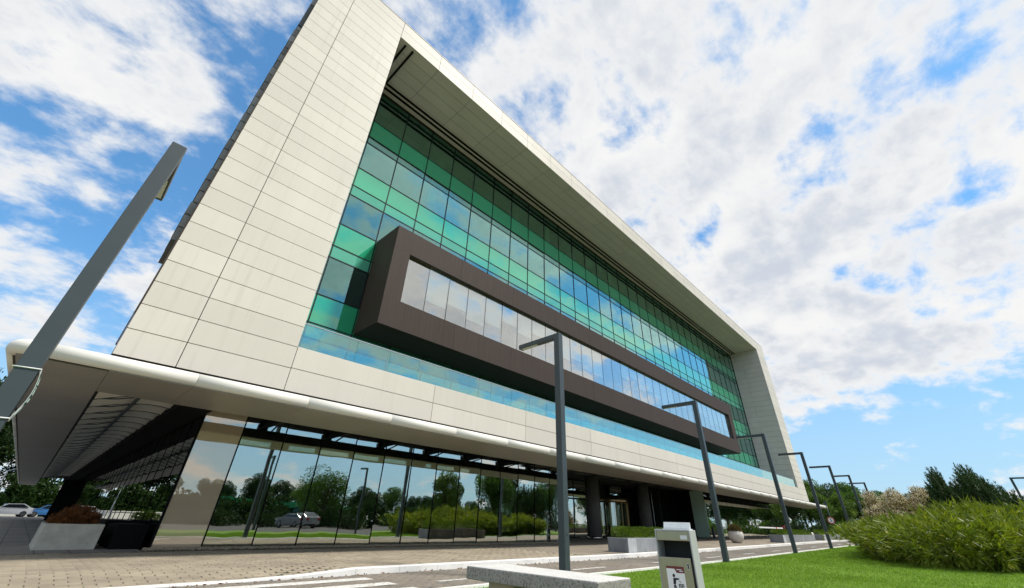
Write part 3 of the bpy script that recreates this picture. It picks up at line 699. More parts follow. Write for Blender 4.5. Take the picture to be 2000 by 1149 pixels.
# revolving door
rd = MB().lathe([(1.22, 2.50), (1.26, 2.53), (1.26, 2.76), (1.22, 2.79)], 32).build('revolving_door', 'gold', bld, (31.9, EY, 0))
for k in range(8):
    a = R(22.5+45*k)
    MB().box(-.03, .03, -.03, .03, .22, 2.50).build('door_post', 'gold', rd, (31.9+1.2*math.cos(a), EY+1.2*math.sin(a), 0))
for s_ in (0, math.pi):
    pts = [(math.cos(t), math.sin(t)) for t in lin(s_-.75, s_+.75, 10)]
    V = [(1.2*c, 1.2*q, z) for z in (.24, 2.5) for c, q in pts]; n_ = len(pts)
    MB().add(V, [(i, i+1, n_+i+1, n_+i) for i in range(n_-1)], True).build('curved_pane', 'glass_ground', rd, (31.9, EY, 0))
for k in range(4):
    a = R(20+90*k); o = MB().box(0, 1.12, -.01, .01, .25, 2.48).build('door_wing', 'glass_ground', rd, (31.9, EY, 0), a)
    MB().box(1.10, 1.16, -.02, .02, .24, 2.49).build('wing_stile', 'gold', o, (31.9, EY, 0), a)
MB().lathe([(1.2, .20), (1.2, .226)], 32).build('door_mat', 'black', rd, (31.9, EY, 0))
for cx in (26.55, 33.75):
    co = MB().lathe([(.47, .1), (.47, 3.86)], 32, (cx, 18.0)).build('entrance_column', 'concrete_col', bld)
    MB().lathe([(.485, .12+gz(cx)), (.485, .30+gz(cx))], 32, (cx, 18.0)).build('base_ring', 'steel', co)
# dark clad core and the pale glass return
dk = MB().box(35.52, 40.9, 18.6, 30, .1, 3.86).build('dark_core', 'black', bld)
for i in range(4): piece('dark_panel', 35.55+1.33*i, 36.85+1.33*i, 18.57, 18.599, .24, 3.84, 'black', dk)
MB().box(36.0, 36.06, 18.45, 18.56, .25, 3.6).build('dark_fin', 'steel', dk); MB().box(37.4, 37.45, 18.45, 18.56, .25, 3.6).build('dark_fin', 'lamp_grey', dk)
MB().box(40.86, 40.98, GY+1.25, 18.62, .1, 3.86).build('core_return', 'black', bld)
MB().box(66.42, 66.5, GY, GY+14, .1, 4.4).build('lobby_end_wall', 'office_wall', bld)
piece('return_pane', 40.96, 40.99, GY+.02, GY+1.2, .30, 3.84, 'glass_pale', sf)
MB().tube([(40.3, 17.2, 1.35), (40.4, 17.1, .75), (40.5, 17.0, .42), (40.35, 16.9, .30)], .035, 6).build('drain_pipe', 'lamp_grey', sf)

# ------------------------------------------------------------------ things
def lamp(name, x, y, rz, label, group):
    r = empty(name, (x, y, gz(x)), rz, label=label, cat='street lamp', group=group); h = 5.28
    MB().bbox(-.083, .083, -.083, .083, 0, h, .006).build('pole', 'lamp_grey', r, local=True)
    a = MB().bbox(-.080, .080, .085, 1.36, h-.125, h-.003, .006).build('arm', 'lamp_grey', r, local=True)
    MB().box(-.055, .055, .72, 1.28, h-.133, h-.122).build('lens', 'lamp_lens', a, local=True)
    dr = MB().box(-.05, .05, -.087, -.082, .45, .85).build('access_door', 'lamp_grey', r, local=True); MB().box(-.008, .008, -.09, -.086, .82, .84).build('door_screw', 'steel', dr, local=True)
    MB().box(-.11, .11, -.11, .11, -.04, .012).build('base_plate', 'lamp_grey', r, local=True)
    MB().box(-.012, .012, -.088, -.082, .75, .79).build('bolt', 'black', r, local=True)
    return r
lx = [(-.50, 'nearest grey lamp post leaning across the left of the view, small sign tied on'), (7.95, 'tall grey lamp post behind the granite bench'), (16.68, 'grey lamp post standing just right of the litter bin'),
      (25.5, 'grey lamp post third along the lawn edge, before the long slate planter'), (33.6, 'grey lamp post fourth along the lawn edge, beside the bamboo'), (42.3, 'grey lamp post with only its upper half above the bamboo, left one'),
      (50.9, 'grey lamp post rising above the bamboo, second from its left end'), (60.0, 'farthest grey lamp post with its arm against the pink flowering shrub')]
for x, lb in lx: lamp('street_lamp', x, 6.08+.083 if x < 0 else 6.16, 0, lb, 'lamp posts along the lawn edge')
lamp('street_lamp', 59.8, -4.55, math.pi, 'distant lamp post at the right edge beyond the conifer', 'lamp posts across the lawn')
lamp('street_lamp', 46.0, -4.75, math.pi, 'lamp post cut off by the right edge of the view', 'lamp posts across the lawn')
for i, x in enumerate((2.0, 12.5, 21.0)):
    lamp('street_lamp', x, -7.5, math.pi, ['lamp post across the lawn, mirrored at the left end of the glass', 'lamp post across the lawn, mirrored in the middle of the glass', 'lamp post across the lawn, mirrored left of the entrance'][i], 'lamp posts across the lawn')

# sign tied to the nearest lamp post
sg = empty('tied_sign', (-.40, 6.16, 1.6), label='small green and white sign tied to the nearest lamp post', cat='sign')
ns = 8
def curve(t): return (-.408+.035*math.sin(t*math.pi), 0)
def band(name, t0, t1, y0, y1, m, off):
    V = []; F = []
    for i in range(ns+1):
        t = t0+(t1-t0)*i/ns; z = 1.66+.46*t; xx = curve(t)[0]+off
        V += [(xx, y0, z), (xx, y1, z), (xx+.003, y1, z), (xx+.003, y0, z)]
    for i in range(ns):
        b = 4*i; F += [(b+q, b+(q+1) % 4, b+4+(q+1) % 4, b+4+q) for q in range(4)]
    F += [(0, 1, 2, 3), (4*ns+3, 4*ns+2, 4*ns+1, 4*ns)]
    return MB().add(V, F).build(name, m, sg)
band('plate', 0, 1, 6.085, 6.235, 'rib_white', 0); band('green_field', .30, .93, 6.092, 6.228, 'sign_green', .004)
for t0, t1, a, b in ((.34, .42, 6.10, 6.14), (.36, .44, 6.17, 6.22), (.50, .60, 6.11, 6.20), (.62, .66, 6.13, 6.19), (.70, .74, 6.10, 6.15), (.72, .86, 6.18, 6.22)): band('print', t0, t1, a, b, 'sign_pale', .0075)
band('print', .08, .22, 6.12, 6.20, 'sign_pale', .004)
for z in (1.66, 2.12):
    MB().tube([(-.592, 6.07, z-.01), (-.592, 6.26, z-.01), (-.41, 6.26, z), (-.405, 6.07, z), (-.592, 6.07, z-.01)], .006, 6).build('cable_tie', 'sticker_white', sg)

# bench
bn = empty('stone_bench', (4.55, 3.86, .02), label='grey granite slab bench on sandstone block legs in the foreground', cat='bench')
slab = MB().bbox(4.22, 4.86, 2.86, 4.86, .335, .468, .012).build('slab', 'granite', bn)
MB().bbox(4.226, 4.854, 2.866, 4.854, .45, .472, .006).build('seat', 'bench_top', bn)
for y in (3.12, 4.12): MB().bbox(4.32, 4.76, y, y+.42, .0, .336, .01).build('leg', 'sandstone', bn)

# litter bin
bn_d = Vector((.902, .432, 0)); BA = math.atan2(.432, .902)
bin_ = empty('litter_bin', (4.14, 1.935, .02), BA+math.pi/2+R(180)+R(-17), label='slim steel litter bin with open hood and pictogram sticker', cat='litter bin')
bw, bd, bh = .285, .20, .915        # local: x right when seen from the front, -y towards the viewer
MB().bbox(-bw/2-.012, -bw/2, -bd/2, bd/2, .05, bh, .004).build('side_panel', 'bin_grey', bin_, local=True)
MB().bbox(bw/2, bw/2+.012, -bd/2, bd/2, .05, bh, .004).build('side_panel', 'bin_grey', bin_, local=True)
MB().box(-bw/2, bw/2, bd/2-.012, bd/2, .05, bh-.004).build('back_panel', 'bin_dark', bin_, local=True)
MB().bbox(-bw/2+.001, bw/2-.001, -bd/2+.002, bd/2-.014, bh-.012, bh+.002, .003).build('top_plate', 'bin_grey', bin_, local=True)
hood = MB().bbox(-bw/2+.001, bw/2-.001, -bd/2+.004, -bd/2+.016, bh-.082, bh-.013, .003).build('hood', 'bronze_steel', bin_, local=True)
MB().box(bw/2-.075, bw/2-.018, -bd/2+.001, -bd/2+.004, bh-.070, bh-.040).build('maker_plate', 'rib_white', hood, local=True)
door = MB().bbox(-bw/2+.002, bw/2-.014, -bd/2-.016, -bd/2+.002, .10, .712, .004).build('door', 'bronze_steel', bin_, local=True)
MB().bbox(-bw/2+.004, bw/2-.004, -bd/2+.006, -bd/2+.02, .10, .70, .003).build('inner_liner', 'bin_dark', bin_, local=True)
yl = -bd/2-.0185
MB().lathe([(.012, 0), (.012, .004)], 16).build('lock', 'rib_white', door, (0, 0, 0), local=True).matrix_basis = Matrix.Translation((bw/2-.040, yl+.002, .655)) @ Matrix.Diagonal((.8, 1, 1.9, 1)) @ Matrix.Rotation(R(90), 4, 'X')
MB().box(-.006, .006, -.003, 0, .638, .673).build('keyhole', 'ink', door, (bw/2-.040, yl, 0), local=True)
st = MB().box(-.078, .070, yl, yl+.003, .460, .650).build('sticker', 'sticker_white', door, (-.008, 0, 0), local=True)
def ink(name, pts, m='ink', dz=.0012):
    return MB().prism([(x-.008, z+.085) for x, z in pts], 1, yl-dz, yl+.0005).build(name, m, door, local=True)
ink('sticker_header', [(-.078, .548), (-.010, .548), (.006, .520), (.070, .520), (.070, .565), (-.078, .565)], 'maroon')
for a, b, z in ((.008, .050, .540), (.030, .060, .530)): ink('header_print', [(a, z), (b, z), (b, z+.006), (a, z+.006)], 'rib_white', .0022)
ink('pictogram', [(-.022+.011*math.cos(t), .500+.012*math.sin(t)) for t in lin(0, 2*math.pi, 14)[:-1]])
ink('pictogram', [(-.034, .440), (-.014, .440), (-.008, .470), (.018, .474), (.018, .484), (-.030, .484)])
ink('pictogram', [(-.032, .437), (-.016, .437), (.000, .392), (-.008, .390), (-.022, .425), (-.024, .392), (-.032, .392)])
ink('pictogram', [(.014, .470), (.026, .462), (.032, .452), (.022, .458)])
for k in range(4): a = .008+.011*k; ink('pictogram', [(a+.003, .390), (a+.006, .390), (a+.009+.001*k, .444), (a+.004+.001*k, .444)])
for z in (.388, .402, .416, .430, .442): ink('pictogram', [(.010-.1*(z-.39)*.6, z), (.046+.1*(z-.39)*.6, z), (.046+.1*(z-.39)*.6, z+.004), (.010-.1*(z-.39)*.6, z+.004)])
gr = MB().box(-bw/2+.04, bw/2-.005, -.01, bd/2-.02, bh+.002, bh+.008).build('ash_tray', 'rib_white', bin_, local=True)
for k in range(4): MB().bbox(-bw/2+.045-.002*k, bw/2-.008, -.005+.012*k, .004+.012*k, bh+.008, bh+.022+.012*k, .002).build('tray_rib', 'rib_white', gr, local=True)
MB().box(-bw/2+.01, bw/2-.01, -bd/2+.03, bd/2-.03, .0, .06).build('foot', 'bin_dark', bin_, local=True)

# hedges and planters
def foliage_box(x0, x1, y0, y1, z0, z1, n, L, W, m, name='foliage', parent=None, lump=.06):
    P = np.stack([rng.uniform(x0, x1, n), rng.uniform(y0, y1, n), rng.uniform(z0, z1, n)], 1)
    c = np.array([(x0+x1)/2, (y0+y1)/2, (z0+z1)/2]); h = np.array([(x1-x0)/2, (y1-y0)/2, (z1-z0)/2])
    q = (P-c)/h; k = rng.integers(0, 3, n); sgn = np.where(q[np.arange(n), k] >= 0, 1, -1)
    k2 = rng.random(n) < .75; q[np.arange(n)[k2], k[k2]] = sgn[k2]*rng.uniform(.82, 1, k2.sum())
    q = q/np.maximum(1, (np.abs(q)**6).sum(1)**(1/6))[:, None]
    P = c+q*h; wob = np.sin(P[:, 0]*5+1)*np.sin(P[:, 1]*6)+.6*np.sin(P[:, 0]*13+P[:, 2]*9); P += q*lump*wob[:, None]
    D = unit(q*h.max()/h+rng.normal(0, .8, (n, 3))+np.array([0, 0, .4])); V, F = leaves(P, D, rng.uniform(.6, 1.2, n)*L, W)
    return mobj(name, npmesh(name, V, F, m, tones(n, 4)), parent, local=False)
def planter(x0, x1, y0, y1, h, hedge_h, label, tile=.62, nl=9000):
    zb = gz((x0+x1)/2)+.12
    r = empty('planter', ((x0+x1)/2, (y0+y1)/2, zb), label=label, cat='planter', group='slate planters along the kerb')
    MB().box(x0+.025, x1-.025, y0+.025, y1-.025, zb-.1, zb+h-.05).build('soil_box', 'soil', r)
    nx = max(1, round((x1-x0)/tile)); e = lin(x0, x1, nx)
    for i, (a, b) in enumerate(zip(e[:-1], e[1:])):
        for yy in (y0, y1-.025): piece('slate_tile', a+.003, b-.003, yy, yy+.025, zb-.1, zb+h, 'slate_light' if i == 0 and yy == y0 else 'slate', r)
    for xx in (x0, x1-.025): piece('slate_tile', xx, xx+.025, y0+.027, y1-.027, zb-.1, zb+h, 'slate', r)
    for (a, b, c, d) in ((x0, x1, y0-.005, y0+.06), (x0, x1, y1-.06, y1+.005), (x0-.005, x0+.06, y0+.06, y1-.06), (x1-.06, x1+.005, y0+.06, y1-.06)): piece('coping', a, b, c, d, zb+h, zb+h+.02, 'slate_light', r)
    foliage_box(x0+.06, x1-.06, y0+.05, y1-.05, zb+h-.05, zb+h+hedge_h, nl, .06, .028, 'hedge', 'hedge', r, .025)
planter(15.9, 20.2, 9.32, 10.2, .43, .34, 'slate planter with clipped hedge behind the litter bin')
planter(37.2, 46.6, 9.5, 10.4, .42, .32, 'long slate planter with hedge beyond the third lamp post', nl=12000)
planter(50.2, 58.0, 9.5, 10.4, .42, .32, 'farthest slate planter with hedge beyond the small pot', nl=8000)
def pot(x, y, rad, label, plant, m):
    zb = gz(x)+.12; r = empty('round_pot', (x, y, zb), label=label, cat='plant pot')
    MB().lathe([(rad*.45, 0), (rad*.62, .03), (rad*.93, rad*.55), (rad, rad*.95), (rad*.93, rad*1.28), (rad*.84, rad*1.42), (rad*.78, rad*1.40), (rad*.74, rad*1.2)], 32).build('pot', 'pot_white', r, local=True)
    MB().lathe([(rad*.77, rad*1.2), (rad*.5, rad*1.28)], 20).build('soil', 'soil', r, local=True)
    if plant:
        n = 5200; q = unit(rng.normal(size=(n, 3))); q[:, 2] = np.abs(q[:, 2]); rr = plant*rng.uniform(.55, 1.0, n)**.5
        P = q*rr[:, None]*np.array([1, 1, .95])+np.array([0, 0, rad*1.32]); V, F = leaves(P, unit(q+rng.normal(0, .7, (n, 3))), rng.uniform(.04, .08, n), .025)
        mobj('foliage', npmesh('foliage', V, F, m, tones(n, 4)), r)
pot(32.3, 11.0, .47, 'large round cream pot with a brown-green shrub before the right glass front', .42, 'potplant')
pot(49.0, 10.4, .42, 'small round cream pot between the two far slate planters', 0, 'potplant')
# concrete planter at the corner
cp = empty('concrete_planter', (1.12, 17.7, .12), label='rough concrete planter with rusty brown shrub at the glass corner', cat='planter')
cb = MB().bbox(.55, 1.70, 16.55, 18.9, .10, .665, .02)
cb.build('trough', 'concrete', cp)
n = 9000; q = unit(rng.normal(size=(n, 3))); q[:, 2] = np.abs(q[:, 2])
P = np.array([1.12, 17.6, .62])+q*rng.uniform(.5, 1, n)[:, None]*np.array([.50, .95, .42])*(1+.18*np.sin(q[:, 0]*9)*np.sin(q[:, 1]*7+q[:, 2]*5))[:, None]
V, F = leaves(P, unit(q+rng.normal(0, .6, (n, 3))), rng.uniform(.04, .09, n), .022)
mobj('shrub', npmesh('shrub', V, F, 'rusty', tones(n, 4)), cp, local=False)
for i, (x0, x1, y0, y1, h) in enumerate(((1.95, 2.62, 16.4, 18.4, .55), (1.95, 2.62, 19.4, 22.0, .60))):
    o = MB().bbox(x0, x1, y0, y1, .12, .12+h, .015).bbox(x0+.04, x1-.04, y0+.04, y1-.04, .12+h-.02, .12+h+.01, .004).build('trough', 'black')
    tag(o, ['low black trough between concrete planter and glass corner', 'black trough further along the side glass wall'][i], 'planter', 'black troughs by the side glass')
# things by the entrance
s1 = empty('poster_stand', (19.75, 15.6, .12), label='thin white stand on splayed feet by the end of the pebble strip', cat='stand')
MB().box(-.015, .015, -.02, .02, .10, 1.08).build('upright', 'sticker_white', s1, local=True)
for a in (R(200), R(320), R(80)): MB().tube([(0, 0, .14), (.30*math.cos(a), .30*math.sin(a), .012)], .012, 6).build('foot', 'sticker_white', s1, local=True)
s2 = empty('ash_bin', (20.05, 15.4, .13), label='steel cylinder ash bin with pointed top beside the white stand', cat='ash bin')
MB().lathe([(.085, 0), (.085, .58)], 24).build('body', 'steel', s2, local=True); MB().lathe([(.09, .58), (.06, .64), (.02, .66)], 24).build('lid', 'steel', s2, local=True)
MB().lathe([(.105, 0), (.105, .02)], 24).build('base', 'steel', s2, local=True)
s3 = empty('ash_post', (40.9, 15.7, .12+gz(42.5)), label='dark grey ash post in front of the pale glass panel', cat='ash bin')
MB().bbox(-.10, .10, -.08, .08, 0, .75, .01).build('body', 'lamp_grey', s3, local=True); MB().bbox(-.12, .12, -.10, .10, .75, .82, .01).build('lid', 'bin_dark', s3, local=True)
ar = MB(); n_ = 14
out = [(-.55, .0), (-.55, 1.1)]+[(-.55*math.cos(t), 1.1+.55*math.sin(t)) for t in lin(0, math.pi, n_)][1:-1]+[(.55, 1.1), (.55, 0)]
ar.prism(out, 1, -.03, .03)
arch = empty('arched_panel', (25.9, 20.5, .14), label='blue arched display panel behind the entrance glass', cat='display')
ar.build('panel', 'blue_vinyl', arch, local=True); MB().box(-.6, .6, -.15, .15, 0, .05).build('base', 'blue_vinyl', arch, local=True)
# barrier and speed sign far right
bb = empty('boom_barrier', (48.5, 12.2, gz(48)+.12), label='white boom barrier with housing behind the long slate planter', cat='barrier')
MB().bbox(-.18, .18, -.15, .15, 0, 1.05, .02).build('housing', 'maroon', bb, local=True); MB().box(-7.0, -.18, -.04, .04, .80, .90).build('boom', 'sticker_white', bb, local=True)
MB().box(-2.4, -2.1, -.045, .045, .795, .905).build('red_band', 'red_paint', bb, local=True)
sp = empty('speed_sign', (54.8, 9.35, gz(55)+.12), label='round red and white speed limit sign reading 5 on a grey post', cat='sign')
MB().tube([(0, .05, 0), (0, .05, 3.2)], .045, 10).build('post', 'lamp_grey', sp, local=True); MB().bbox(-.10, .10, -.02, .12, 2.9, 3.25, .01).build('box', 'lamp_grey', sp, local=True)
def disc(name, r, d0, d1, m, parent):
    return MB().prism([(r*math.cos(t), 1.60+r*math.sin(t)) for t in lin(0, 2*math.pi, 28)[:-1]], 1, d0, d1).build(name, m, parent, local=True)
disc('red_ring', .30, -.02, 0, 'red_paint', sp); disc('white_disc', .225, -.024, -.019, 'sticker_white', sp)
tcv = bpy.data.curves.new('digit', 'FONT'); tcv.body = '5'; tcv.size = .40; tcv.align_x = 'CENTER'; tcv.align_y = 'CENTER'; tcv.extrude = .002
to = bpy.data.objects.new('digit_src', tcv); COL.objects.link(to); bpy.context.view_layer.update()
me = bpy.data.meshes.new_from_object(to.evaluated_get(bpy.context.evaluated_depsgraph_get())); bpy.data.objects.remove(to)
me.materials.clear(); me.materials.append(MATS['ink']); dg = mobj('digit', me, sp, (0, -.027, 1.60)); dg.rotation_euler = (R(90), 0, 0)
sp.rotation_euler = (0, 0, R(-70))
sp.rotation_euler = (0, 0, R(-78))

# ------------------------------------------------------------------ plants on the lawn
def inside(P, poly):
    x, y = P[:, 0], P[:, 1]; c = np.zeros(len(P), bool); n = len(poly)
    for i in range(n):
        (x0, y0), (x1, y1) = poly[i], poly[(i+1) % n]
        c ^= ((y0 > y) != (y1 > y)) & (x < (x1-x0)*(y-y0)/(y1-y0+1e-12)+x0)
    return c
def edge_dist(P, poly):
    d = np.full(len(P), 1e9); g = np.zeros((len(P), 2))
    for i in range(len(poly)):
        a = np.array(poly[i]); b = np.array(poly[(i+1) % len(poly)]); ab = b-a
        t = np.clip(((P-a)@ab)/(ab@ab), 0, 1); q = a+t[:, None]*ab; dd = np.linalg.norm(P-q, axis=1)
        m = dd < d; d[m] = dd[m]; g[m] = (q-P)[m]
    return d, g/np.maximum(np.linalg.norm(g, axis=1, keepdims=True), 1e-6)
def bamboo(name, poly, nculm, nleaf, htop, label, seedx):
    lo = np.min(poly, 0); hi = np.max(poly, 0); B = np.stack([rng.uniform(lo[0], hi[0], nculm*4), rng.uniform(lo[1], hi[1], nculm*4)], 1)
    B = B[inside(B, poly)][:nculm]; n = len(B); d, g = edge_dist(B, poly)
    c = np.mean(poly, 0); r = empty(name, (c[0], c[1], gz(c[0])), label=label, cat='bush', group='bamboo clumps')
    lump = 1+.16*np.sin(B[:, 0]*1.3+seedx)*np.cos(B[:, 1]*1.1)+.10*np.sin(B[:, 0]*3.1+B[:, 1]*2.3)
    H = htop*lump*(.55+.45*np.clip(d/1.6, 0, 1))*rng.uniform(.82, 1.08, n)
    lean = np.where(d[:, None] < 1.4, g*rng.uniform(.3, .9, (n, 1))*np.clip(1.4-d, 0, 1.4)[:, None], 0)+rng.normal(0, .22, (n, 2))
    z0 = .0055*np.clip(B[:, 0]-16, 0, 110)+.02
    # culms
    mb = MB()
    for i in range(0, n, 6):
        p0 = (B[i, 0], B[i, 1], z0[i]); p2 = (B[i, 0]+lean[i, 0], B[i, 1]+lean[i, 1], z0[i]+H[i]*.92); p1 = (B[i, 0]+lean[i, 0]*.3, B[i, 1]+lean[i, 1]*.3, z0[i]+H[i]*.55)
        mb.tube([p0, p1, p2], [.010, .008, .003], 3, False)
    mb.build('stems', 'bark', r)['kind'] = 'stuff'
    nn, kl = nleaf, 6; t = np.clip(rng.beta(2.0, 1.1, (n, nn)), .03, 1); t[:, :nn//4] = rng.uniform(.02, .55, (n, nn//4)); k = nn*kl
    x = B[:, None, 0]+lean[:, None, 0]*t**1.6; y = B[:, None, 1]+lean[:, None, 1]*t**1.6; z = z0[:, None]+H[:, None]*(t-.08*t**4)
    P = np.stack([x, y, z], 2).reshape(-1, 3)+rng.normal(0, .10, (n*nn, 3)); P[:, 2] = np.maximum(P[:, 2], .08)
    out = np.repeat(np.concatenate([lean*1.3, np.zeros((n, 1))], 1), nn, 0); tt = t.reshape(-1, 1)
    A = unit(out+rng.normal(0, .55, (n*nn, 3))+np.concatenate([np.zeros((n*nn, 2)), (tt-.62)*2.0], 1))
    P = np.repeat(P, kl, 0); D = unit(np.repeat(A, kl, 0)+rng.normal(0, .38, (n*k, 3)))
    L = rng.uniform(.13, .40, n*k)*np.repeat(rng.uniform(.7, 1.3, n*nn), kl); Wd = rng.uniform(.026, .050, n*k)
    V, F = leaves(P, D, L, Wd)
    tn = np.repeat(np.clip(rng.uniform(0, 1, n*k)*.45+np.repeat(rng.uniform(0, .52, n*nn), kl), 0, 1), 4)
    o = mobj('foliage', npmesh('foliage', V, F, 'bamboo', tn), r, local=False); return r
bamboo('bamboo_bush', [(20.0, .9), (20.6, -.6), (21.8, -1.6), (25, -4), (29, -4), (31, -1), (30, 1.6), (25.5, 2.4), (22.2, 2.2)], 1150, 13, 1.72, 'broad bright green bamboo clump spilling over the lawn on the right', 0.0)
bamboo('bamboo_bush', [(23.2, 2.7), (25.5, 2.3), (30, 1.7), (35, 1.4), (34.5, 2.2), (33, 3.0), (30, 3.2), (26, 3.0)], 720, 13, 1.80, 'darker bamboo clump left of the broad one, beside the lawn kerb', 2.0)
# flowering photinia behind
def mound(name, c, rad, n, L, W, m, label, extra=None, cat='shrub', lumps=24, zmin=.1):
    r = empty(name, (c[0], c[1], gz(c[0])), label=label, cat=cat); zb = gz(c[0])
    q = unit(rng.normal(size=(lumps, 3))); q[:, 2] = np.abs(q[:, 2]); LC = q*rng.uniform(.45, .8, (lumps, 1)); LR = rng.uniform(.22, .40, lumps)
    i = rng.integers(0, lumps, n); qq = unit(rng.normal(size=(n, 3))); P = LC[i]+qq*(LR[i]*rng.uniform(.5, 1, n)**.4)[:, None]
    P[:, 2] = np.maximum(np.abs(P[:, 2]), zmin*rng.random(n)); D = unit(qq+np.array([0, 0, .5])+rng.normal(0, .6, (n, 3)))
    X = P*np.array(rad)+np.array([c[0], c[1], zb])
    V, F = leaves(X, D, rng.uniform(.6, 1.2, n)*L, W); mobj('foliage', npmesh('foliage', V, F, m, tones(n, 4)), r, local=False)
    mb = MB()
    for k in range(7): mb.tube([(c[0]+rng.normal()*.2, c[1]+rng.normal()*.2, zb), (c[0]+LC[k, 0]*rad[0]*.6, c[1]+LC[k, 1]*rad[1]*.6, zb+LC[k, 2]*rad[2]*.6)], [.06, .02], 5)
    mb.build('stem', 'bark', r)
    if extra:
        m2, n2, L2 = extra; i = rng.integers(0, lumps, n2); qq = unit(rng.normal(size=(n2, 3))); qq[:, 2] = np.abs(qq[:, 2]); P = LC[i]+qq*(LR[i]*rng.uniform(.97, 1.05, n2))[:, None]; P[:, 2] = np.abs(P[:, 2])
        X = (P*np.array(rad)+np.array([c[0], c[1], zb])); k = 9
        X = np.repeat(X, k, 0)+rng.normal(0, 1, (n2*k, 3))*np.array([.13, .13, .04]); D = unit(rng.normal(0, 1, (n2*k, 3))+np.array([0, 0, .3])); V, F = leaves(X, D, L2, L2*.8)
        mobj('blossom', npmesh('blossom', V, F, m2, tones(n2*k, 4)), r, local=False)
    return r
mound('photinia_shrub', (42.5, 3.1), (2.6, 1.5, 3.45), 16000, .17, .07, 'photinia', 'pink and cream flowering shrub behind the bamboo, left one', ('blossom', 2200, .08), lumps=44)
mound('photinia_shrub', (43.5, 1.2), (2.6, 1.7, 3.6), 16000, .17, .07, 'photinia', 'cream flowering shrub next to the dark conifer', ('blossom', 2200, .08), lumps=44)
mound('photinia_shrub', (45.0, 4.6), (2.2, 1.1, 3.5), 10000, .17, .07, 'photinia', 'reddish flowering shrub at the left end of the flowering bank', ('blossom', 700, .08), lumps=30)
mound('photinia_shrub', (38.5, -3.6), (2.0, 1.0, 2.7), 9000, .15, .07, 'photinia', 'pale pink shrub at the right edge behind the bamboo', ('blossom', 400, .07))
# dark conifers with upright shoots
def conifer(name, c, w, peaks, nshoot, label):
    r = empty(name, (c[0], c[1], gz(c[0])), label=label, cat='shrub', group='dark conifers'); zb = gz(c[0]); Ps = []; Ds = []; mb = MB()
    py = np.array([p[0] for p in peaks]); pz = np.array([p[1] for p in peaks])
    for s in range(nshoot):
        y = rng.uniform(py.min(), py.max()); top = np.interp(y, py[np.argsort(py)], pz[np.argsort(py)])*rng.uniform(.42, 1.0)**.6
        x = c[0]+rng.normal()*w*.45; ln = rng.uniform(.5, 1.25); ti = np.array([rng.normal(0, .12), .22+rng.normal(0, .16), 1.0]); ti /= np.linalg.norm(ti)
        a = np.array([x, y, zb+max(.2, top-ln)]); nn = 60; t = rng.random(nn)
        Ps.append(a+ti*ln*t[:, None]+rng.normal(0, .015, (nn, 3))); dd = unit(rng.normal(size=(nn, 3)))*(1-.55*t[:, None])+ti*.9; Ds.append(unit(dd))
        if s % 5 == 0: mb.tube([(c[0], c[1], zb), tuple(a), tuple(a+ti*ln)], [.05, .02, .006], 4, False)
    P = np.concatenate(Ps); D = np.concatenate(Ds); n = len(P); V, F = leaves(P, D, rng.uniform(.10, .19, n), .028)
    mobj('foliage', npmesh('foliage', V, F, 'pine', tones(n, 4)), r, local=False); mb.build('stem', 'bark', r)
conifer('conifer_shrub', (36.5, .15), 1.1, [(.95, 2.6), (.45, 3.7), (.12, 4.45), (-.35, 3.3), (-.7, 2.9)], 420, 'dark conifer shrub with one tall spike beside the flowering shrub')
conifer('conifer_shrub', (36.0, -1.7), 1.3, [(-.35, 3.2), (-.75, 3.7), (-1.05, 4.5), (-1.5, 4.0), (-2.1, 3.3), (-2.9, 2.6), (-3.6, 2.2)], 760, 'wide dark conifer with spiky top sloping down to the right')

# ------------------------------------------------------------------ trees
TREE_MESH = {}
def tree_mesh(kind):
    if kind in TREE_MESH: return TREE_MESH[kind]
    m, H, Wd, nl, nlobes, L = {'a': ('tree_leaf', 9, 3.4, 9000, 26, .30), 'b': ('tree_leaf_light', 8, 3.0, 8000, 22, .28), 'c': ('tree_leaf_dark', 11, 3.8, 9000, 28, .34),
                               'd': ('tree_leaf', 6, 3.0, 8000, 30, .20), 'big': ('tree_leaf_dark', 20, 6.5, 16000, 40, .5)}[kind]
    q = unit(rng.normal(size=(nlobes, 3)))*rng.uniform(.35, 1, (nlobes, 1))**.6; C = q*np.array([Wd*.72, Wd*.72, H*.34])+np.array([0, 0, H*.60]); LR = rng.uniform(.26, .42, nlobes)*Wd
    mb = MB(); mb.tube([(0, 0, -.2), (.1, .05, H*.2), (0, .1, H*.45), (.1, 0, H*.8)], [Wd*.055, Wd*.045, Wd*.035, Wd*.01], 8)
    for k in range(nlobes): mb.tube([(0, .05, H*rng.uniform(.22, .5)), tuple(C[k]*np.array([.5, .5, 1])-np.array([0, 0, H*.05])), tuple(C[k])], [Wd*.022, Wd*.014, Wd*.005], 5, False)
    i = rng.integers(0, nlobes, nl); d = unit(rng.normal(size=(nl, 3))); P = C[i]+d*(LR[i]*rng.uniform(.25, 1, nl)**.45)[:, None]*np.array([1, 1, .75])
    V, F = leaves(P, unit(d+rng.normal(0, .9, (nl, 3))), rng.uniform(.6, 1.2, nl)*L, rng.uniform(.4, .6, nl)*L)
    TREE_MESH[kind] = (npmesh('crown', V, F, m, np.repeat(np.clip(rng.random(nl)*.7+rng.random(nlobes)[i]*.3, 0, 1), 4)), mb.mesh('trunk', 'bark')); return TREE_MESH[kind]
def tree(x, y, kind, s, label, group, z=None):
    r = empty('tree', (x, y, gz(x)-.03 if z is None else z), rng.uniform(0, 6.28), label=label, cat='tree', group=group); r.scale = (s, s, s*rng.uniform(.92, 1.08))
    c, t = tree_mesh(kind); mobj('crown', c, r); mobj('trunk', t, r); return r
g1 = 'trees beyond the right end of the building'
